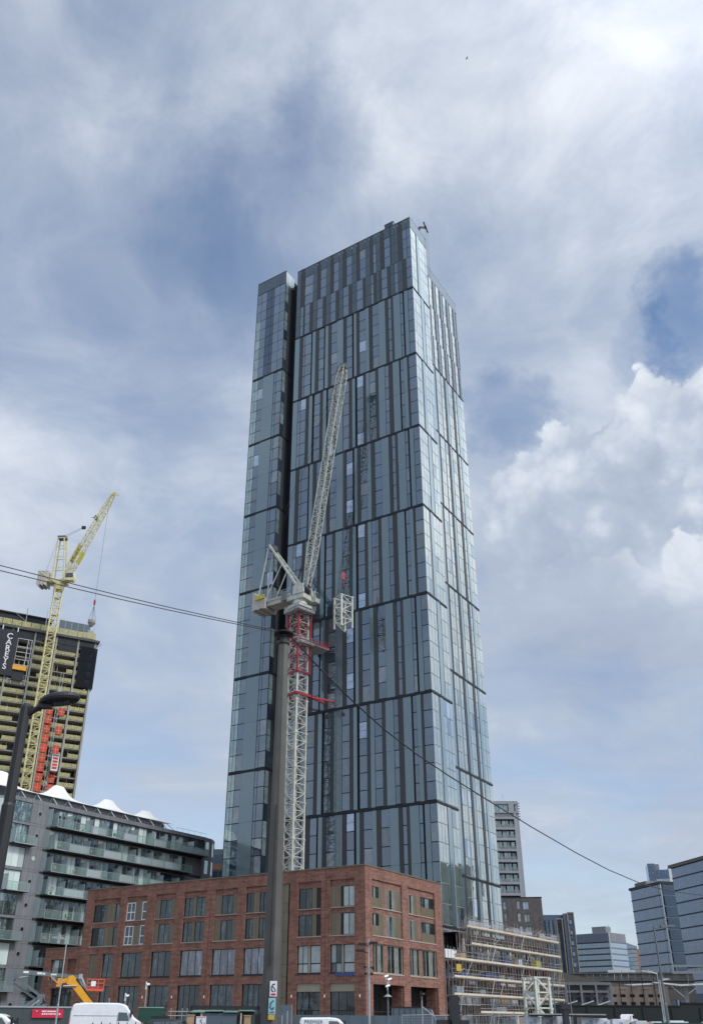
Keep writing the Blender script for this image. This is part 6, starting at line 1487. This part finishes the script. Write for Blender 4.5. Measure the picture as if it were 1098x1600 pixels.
th('hose', 'lamp_black', lambda b: [b.path([(2.9 - k * .06, .24, 1.4), (.3 - k * .06, .26, 4.3), (-.6, .26, 5.1)], .03, 5) for k in range(3)])
th('cab', 'auto_glass', lambda b: b.prism([(.6, 1.4), (2.0, 1.4), (1.9, 2.5), (.9, 2.5)], -1.0, -.1))
# ------------------------------------------------------------------ hoardings, fences, shelters
def run(name, label, cat, loc, rot, n, w, z0, z1, m, part='panel', cap=None, thick=.05, gap=.02, parent_kind=None):
    t = thing(name, label, cat, loc, rot)
    for k in range(n): piece(part, MT[m], t, Fr(), k * w, (k + 1) * w - gap, -thick, 0 if k % 2 else -.008, z0, z1, .12)
    if cap: b = MB(); b.box(-.05, n * w, -thick - .08, .06, z1, z1 + .14); b.build('capping', MT[cap], t)
    b = MB()
    for k in range(n + 1): b.box(k * w - .06, k * w + .04, .01, .11, 0, z1)
    b.build('post', MT['timber'], t); return t
run('site_hoarding', 'dark green site hoarding with a pale capping behind the left vans', 'hoarding', (-38, 88.3, 0), 12.5, 13, 1.3, 0, 2.36, 'hoarding_green', cap='galvanised')
BNR = thing('red_banner', 'red banner with white print on the green hoarding', 'banner', (-27.0, 90.65, 0), 12.5)
b = MB(); b.box(0, 2.75, -.14, -.12, 1.55, 2.26); b.build('sheet', MT['banner_red'], BNR)
b = MB()
for x0, x1, z in ((.85, 1.25, 2.08), (1.3, 2.2, 2.08)): b.box(x0, x1, -.146, -.1405, z - .05, z + .05)
for k in range(9): b.box(.85 + k * .19, .85 + k * .19 + .14, -.146, -.1405, 1.80 + .02 * (k % 2), 1.93)
b.lathe([(.07, 2.06), (.07, 2.12)], 8, (.38, -.14)); b.build('print', MT['print_white'], BNR)
run('blue_hoarding', 'blue grey site hoarding along the foot of the brick building', 'hoarding', (-4.2, 87, 0), -1, 14, 1.05, 0, 1.98, 'hoarding_blue')
run('tall_hoarding', 'darker taller blue hoarding right behind the tram pole', 'hoarding', (-4.7, 85.2, 0), 0, 2, .85, 0, 2.72, 'hoarding_blue')
DB = thing('site_cabin', 'dark blue flat sided site cabin below the portico', 'cabin', (5.75, 87.6, 0), -3)
b = MB(); b.prism([(0, 0), (3.7, 0), (3.85, 2.05), (3.5, 2.62), (.05, 2.62)], 0, 2.4); b.build('wall', MT['hoarding_blue'], DB)
b = MB(); b.box(-.04, 3.6, -.05, 2.45, 2.62, 2.7)
for k in range(7): b.box(.2 + k * .5, .24 + k * .5, -.03, .0, .1, 2.55)
b.build('trim', MT['frame_dark'], DB)
# open shelter of green sheets on the yard
GSH = thing('green_shelter', 'open fronted shelter with pale green roof sheets behind the gate piers', 'shelter', (-11.0, 79.5, 0), 2)
b = MB(); b.box(0, 5.6, 0, .12, 2.28, 2.55); b.box(.0, .18, 0, .12, 0, 2.5); b.box(5.42, 5.6, 0, .12, 0, 2.5); b.build('frame', MT['black_paint'], GSH)
for k in range(4): piece('roof_sheet', MT['sheet_green'], GSH, Fr(), .1 + k * 1.3, 1.25 + k * 1.3, -.5, 2.0, 2.10 + .05 * (k % 2), 2.18 + .05 * (k % 2), 1.2)
b = MB(); b.box(.2, 5.4, 2.0, 2.1, 0, 2.2); b.build('back_panel', MT['hoarding_green'], GSH)
piece('screen', MT['hoarding_blue'], GSH, Fr(), 1.0, 3.8, -.3, -.25, .6, 2.0); piece('timber_post', MT['scaffold_board'], GSH, Fr(), .9, 1.05, -.35, -.25, 0, 2.05); piece('timber_post', MT['scaffold_board'], GSH, Fr(), 4.1, 4.2, -.35, -.25, 0, 2.05)
for x, lab in ((-9.55, 'left brick gate pier in front of the green shelter'), (-5.55, 'right brick gate pier beside the dark gateway')):
    t = thing('gate_pier', lab, 'gate pier', (x, 69.6, 0), 0, 'brick gate piers'); b = MB(); b.box(-.22, .22, -.22, .22, 0, 1.78); b.build('shaft', MT['timber'], t); b = MB(); b.box(-.26, .26, -.26, .26, 1.78, 1.86); b.build('cap', MT['timber'], t)
SP = thing('speed_sign', 'white speed limit sign reading 5 by the left gate pier', 'sign', (-8.75, 69.2, 0), 0)
b = MB(); b.box(-.35, .35, 0, .03, 1.15, 1.75); b.build('plate', MT['white_paint'], SP)
b = MB(); b.box(-.06, .06, .031, .1, 0, 1.6); b.build('post', MT['galvanised'], SP)
b = MB()
for k in range(6): b.box(-.3 + k * .1, -.23 + k * .1, -.008, -.002, 1.66, 1.72)
b.build('print', MT['banner_red'], SP)
o = text('numeral', '5', .46, 'lamp_black', SP, (0, -.006, 1.24)); o.rotation_euler = (R(90), 0, 0)
GT = thing('dark_gateway', 'dark open gateway right of the gate pier', 'gate', (-5.2, 72, 0), 0)
b = MB(); b.box(0, 1.6, 0, .15, 0, 1.95); b.build('leaf', MT['black_paint'], GT)
b = MB()
for k in range(11): b.box(.05 + k * .15, .09 + k * .15, -.05, 0, 0, 1.9)
b.build('bar', MT['lamp_black'], GT)
TS = thing('scaffold_trestle', 'rough scaffold tube trestle left of the green shelter', 'trestle', (-12.6, 80, 0), 0)
b = MB()
for x in (0, .9, 1.3): b.tube((x, 0, 0), (x, 0, 2.35), .04, 6)
for z in (1.0, 1.8, 2.1): b.tube((-.2, 0, z), (1.5, 0, z), .04, 6)
b.build('tube', MT['galvanised'], TS)
GC = thing('green_crate', 'green box crate behind the dark car', 'crate', (-15.4, 81, 0), 5); b = MB(); b.box(0, 1.9, 0, 1.2, .0, 2.35); b.build('box', MT['green_steel'], GC); b = MB(); b.box(-.05, 1.95, -.05, 1.25, 2.35, 2.42); b.build('lid', MT['sheet_green'], GC)
# wire mesh fence panels
HF = thing('mesh_fence', 'galvanised wire mesh fence panels in front of the dark blue cabin and scaffolding', 'fence', (6.1, 79.7, 0), -4)
for k in range(4):
    b = MB(); x0, x1 = k * 2.45, k * 2.45 + 2.4
    b.tube((x0, 0, .1), (x0, 0, 1.95), .03, 6); b.tube((x1, 0, .1), (x1, 0, 2.0), .03, 6); b.tube((x0, 0, 1.98), (x1, 0, 2.05), .03, 6); b.tube((x0, 0, .12), (x1, 0, .12), .03, 6)
    for j in range(1, 12): b.tube((x0 + j * .2, 0, .12), (x0 + j * .2, 0, 2.0), .006, 4)
    for j in range(1, 10): b.tube((x0, 0, .12 + j * .19), (x1, 0, .12 + j * .19), .006, 4)
    b.build('panel', MT['galvanised'], HF)
b = MB(); b.tube((1.7, .3, 2.6), (2.5, 0, 2.0), .04, 6); b.tube((2.4, .3, 2.4), (2.9, 0, 1.2), .04, 6); b.build('stay', MT['galvanised'], HF)
# near palisade fence: only its pointed tops reach into the picture
PF = thing('palisade_fence', 'black palisade fence with pointed pales along the bottom edge', 'fence', (-5.2, 17.6, 0), 0)
for k in range(40):
    b = MB(); b.prism([(-.035, .12), (.035, .12), (.035, 1.42), (.012, 1.575 + .012 * (k % 2)), (-.035, 1.45)], -.012, .012); b.build('pale', MT['lamp_black'], PF, (1.05 + k * .152, 0, 0), 0)
b = MB(); b.box(.9, 7.2, .012, .05, .4, .46); b.box(.9, 7.2, .012, .05, 1.25, 1.31); b.build('rail', MT['lamp_black'], PF)
for x, y, h, w, lab, cross in ((3.87, 29.8, 2.33, .125, 'thick dark timber post in front of the scaffold gate', 0), (7.08, 29.2, 2.13, .08, 'dark timber post with a short cross piece by the pallets', 1)):
    t = thing('timber_post', lab, 'post', (x, y, 0), 8); b = MB(); b.box(-w, w, -w, w, 0, h); b.build('shaft', MT['black_paint'], t)
    if cross: b = MB(); b.box(-.14, .12, -w - .02, w + .02, h - .16, h - .02); b.build('cross_piece', MT['black_paint'], t)
    else: b = MB(); b.box(-.55, .45, .0, .12, 1.42, 1.66); b.build('low_rail', MT['black_paint'], t)
# wrapped pallets, platform, containers at the right
pal = None
PAL_LAB = ['white wrapped pallet load leftmost below the lattice section', 'white wrapped pallet load second from the lattice section', 'tall white wrapped pallet load under the flat board', 'white wrapped pallet load right of the dark post', 'wide white wrapped pallet load right of the flat board', 'white wrapped pallet load before the dark wall', 'low white wrapped pallet load near the thin dark posts', 'white wrapped pallet load next to the green container']
for k in range(8):
    x = 17.4 + k * 1.52; y = 83.5 + (k % 3) * .8
    t = thing('wrapped_pallet', PAL_LAB[k], 'pallet load', (x, y, 0), random.uniform(-8, 8), 'wrapped pallets in the yard')
    w, h = random.uniform(.58, .66), (2.02, 2.0, 2.05, 1.98, 1.86, 1.82, 1.7, 1.66)[k]
    b = MB(); b.hexa([(-w, -.5, .15), (w, -.5, .15), (w, .5, .15), (-w, .5, .15), (-w * .96, -.46, h), (w * .94, -.47, h - .05), (w * .95, .46, h - .02), (-w * .93, .47, h)]); b.box(-w * .7, w * .7, -.3, .3, h - .06, h + .06); b.build('wrapping', MT['wrap_white'], t)
    b = MB(); b.box(-w * .45, -.02, -.505, -.498, h * .35, h * .8); b.box(.05, w * .5, -.505, -.498, h * .5, h * .9); b.build('label_patch', MT['membrane_blue'], t)
    b = MB()
    for q in (-.5, 0, .5): b.box(q - .07, q + .07, -.5, .5, 0, .15)
    b.build('pallet_base', MT['timber'], t)
FB_ = thing('flat_board', 'flat grey board lying across the first wrapped pallets', 'board', (17.0, 83.2, 2.14), -2); b = MB(); b.box(0, 6.4, -.6, .9, 0, .09); b.build('sheet', MT['concrete'], FB_); b = MB(); b.box(.2, 6.2, -.55, .8, -.1, 0); b.build('bearer', MT['frame_dark'], FB_)
GN = thing('green_container', 'long dark green steel container at the bottom right edge', 'container', (26.5, 80.0, 0), -6)
b = MB(); b.box(0, 14, 0, 2.4, .1, 1.55); b.build('body', MT['green_steel'], GN)
b = MB()
for k in range(24): b.box(.2 + k * .58, .45 + k * .58, -.06, .0, .2, 1.48)
b.box(-.06, 14.06, -.08, .04, 1.5, 1.62); b.build('rib', MT['green_steel'], GN)
for x, w, lab in ((27.8, 1.6, 'white sheet offcut lying on the green container left of the lamp'), (30.6, 1.3, 'white sheet offcut lying on the green container near the lamp'), (34.5, 1.8, 'pale sheet pile on the green container right of the lamp')):
    t = thing('sheet_offcut', lab, 'sheet', (x, 80.6 - (x - 26.5) * .105, 1.63), -6, 'offcuts on the container'); b = MB(); b.box(0, w, 0, .8, 0, .09); b.box(.2, w * .8, .1, .7, .09, .16); b.build('sheet', MT['white_sheet'], t)
WC = van('white_car', 'white car parked beside the dark wall behind the container', (41.2, 136, 0), 62, [(0, .35), (0, .95), (.4, 1.5), (1.0, 1.62), (2.2, 1.6), (3.1, 1.05), (4.0, .92), (4.2, .7), (4.2, .35)], .86, 'white_paint', [[(.7, 1.1), (1.5, 1.1), (1.5, 1.48), (.95, 1.48)], [(1.58, 1.1), (2.75, 1.1), (2.15, 1.5), (1.58, 1.5)]], ((3.0, 1.1), (2.3, 1.55)), (.85, 3.3), .32, .12)
WC['category'] = 'car'; WC.location.z = 1.0; EMZ = 1.0
EM = MB(); EM.hexa([(20, 104, -.01), (70, 96, -.01), (70, 140, -.01), (20, 146, -.01), (24, 108, .98), (70, 100, .98), (70, 136, .98), (24, 142, .98)])
tag(EM.build('terrain_bank', MT['gravel']), kind='structure')
DB_ = thing('debris_pile', 'heap of broken timber and boards by the green container', 'pile', (24.2, 79.5, 0), 0)
for k in range(22):
    b = MB(); a = random.uniform(0, 3.1); L = random.uniform(.5, 1.1); p = Vector((random.uniform(-.9, 1.5), random.uniform(-.5, .5), random.uniform(.9, 1.5))); d = Vector((math.cos(a), .3, math.sin(a) * .4)) * L; b.bar(p - d, p + d, .09, .04); b.build('board', MT[random.choice(['timber', 'scaffold_board', 'concrete', 'white_sheet'])], DB_)
b = MB(); b.lathe([(1.9, 0), (1.5, .6), (.6, 1.1), (.1, 1.2)], 12); b.build('rubble', MT['concrete_dark'], DB_)
# worker on the scaffold
def person(label, loc, rot, bend=.5):
    t = thing('person', label, 'person', loc, rot)
    J = [(0, 0, .92), (.02, 0, 1.12), (.10 * bend + .02, 0, 1.36), (.16 * bend + .03, 0, 1.48), (.10, .10, .50), (.06, .11, .09), (.18, .11, .04), (-.04, -.10, .50), (-.10, -.11, .09), (.02, -.11, .04), (.06, .20, 1.40), (.24, .24, 1.16), (.42, .17, 1.12), (.06, -.20, 1.40), (.22, -.25, 1.15), (.42, -.18, 1.10), (.02, .09, .88), (.02, -.09, .88)]
    E = [(0, 1), (1, 2), (2, 3), (0, 16), (16, 4), (4, 5), (5, 6), (0, 17), (17, 7), (7, 8), (8, 9), (2, 10), (10, 11), (11, 12), (2, 13), (13, 14), (14, 15)]
    rad = [.135, .13, .145, .06, .075, .05, .045, .075, .05, .045, .07, .05, .04, .07, .05, .04, .10, .10]
    me = bpy.data.meshes.new('body'); me.from_pydata(J, E, []); me.materials.append(MT['orange_vest']); o = link('body', me, t); o.modifiers.new('skin', 'SKIN')
    for i, s in enumerate(me.skin_vertices[0].data): s.radius = (rad[i], rad[i] * .9)
    me.skin_vertices[0].data[0].use_root = True
    o.modifiers.new('sub', 'SUBSURF').levels = 1
    b = MB(); b.lathe([(.05, 1.46), (.085, 1.52), (.10, 1.60), (.09, 1.68), (.05, 1.73)], 12, (.13, 0)); b.build('head', MT['skin'], t, smooth=True)
    b = MB(); b.lathe([(.14, 1.665), (.115, 1.68), (.11, 1.73), (.06, 1.78), (.01, 1.79)], 14, (.13, 0)); b.build('helmet', MT['hat_white'], t, smooth=True)
    b = MB()
    for y in (.11, -.11):
        x0 = .10 if y > 0 else -.04; x1 = .06 if y > 0 else -.10
        b.tube((.02, y * .9, .90), (x0, y, .50), .115, 10, .092); b.tube((x0, y, .50), (x1, y, .10), .092, 10, .075)
    b.build('trousers', MT['trousers_navy'], t)
    return t
def sc(x, y, z):
    a = R(55.6); return (15.825 + 2.2 * .565 + x * math.cos(a) - y * math.sin(a), 128.41 + 2.2 * .825 + x * math.sin(a) + y * math.cos(a), z)
person('worker in orange clothing and white helmet on the third scaffold deck', sc(27.8, .7, 6.85), 200, .8)
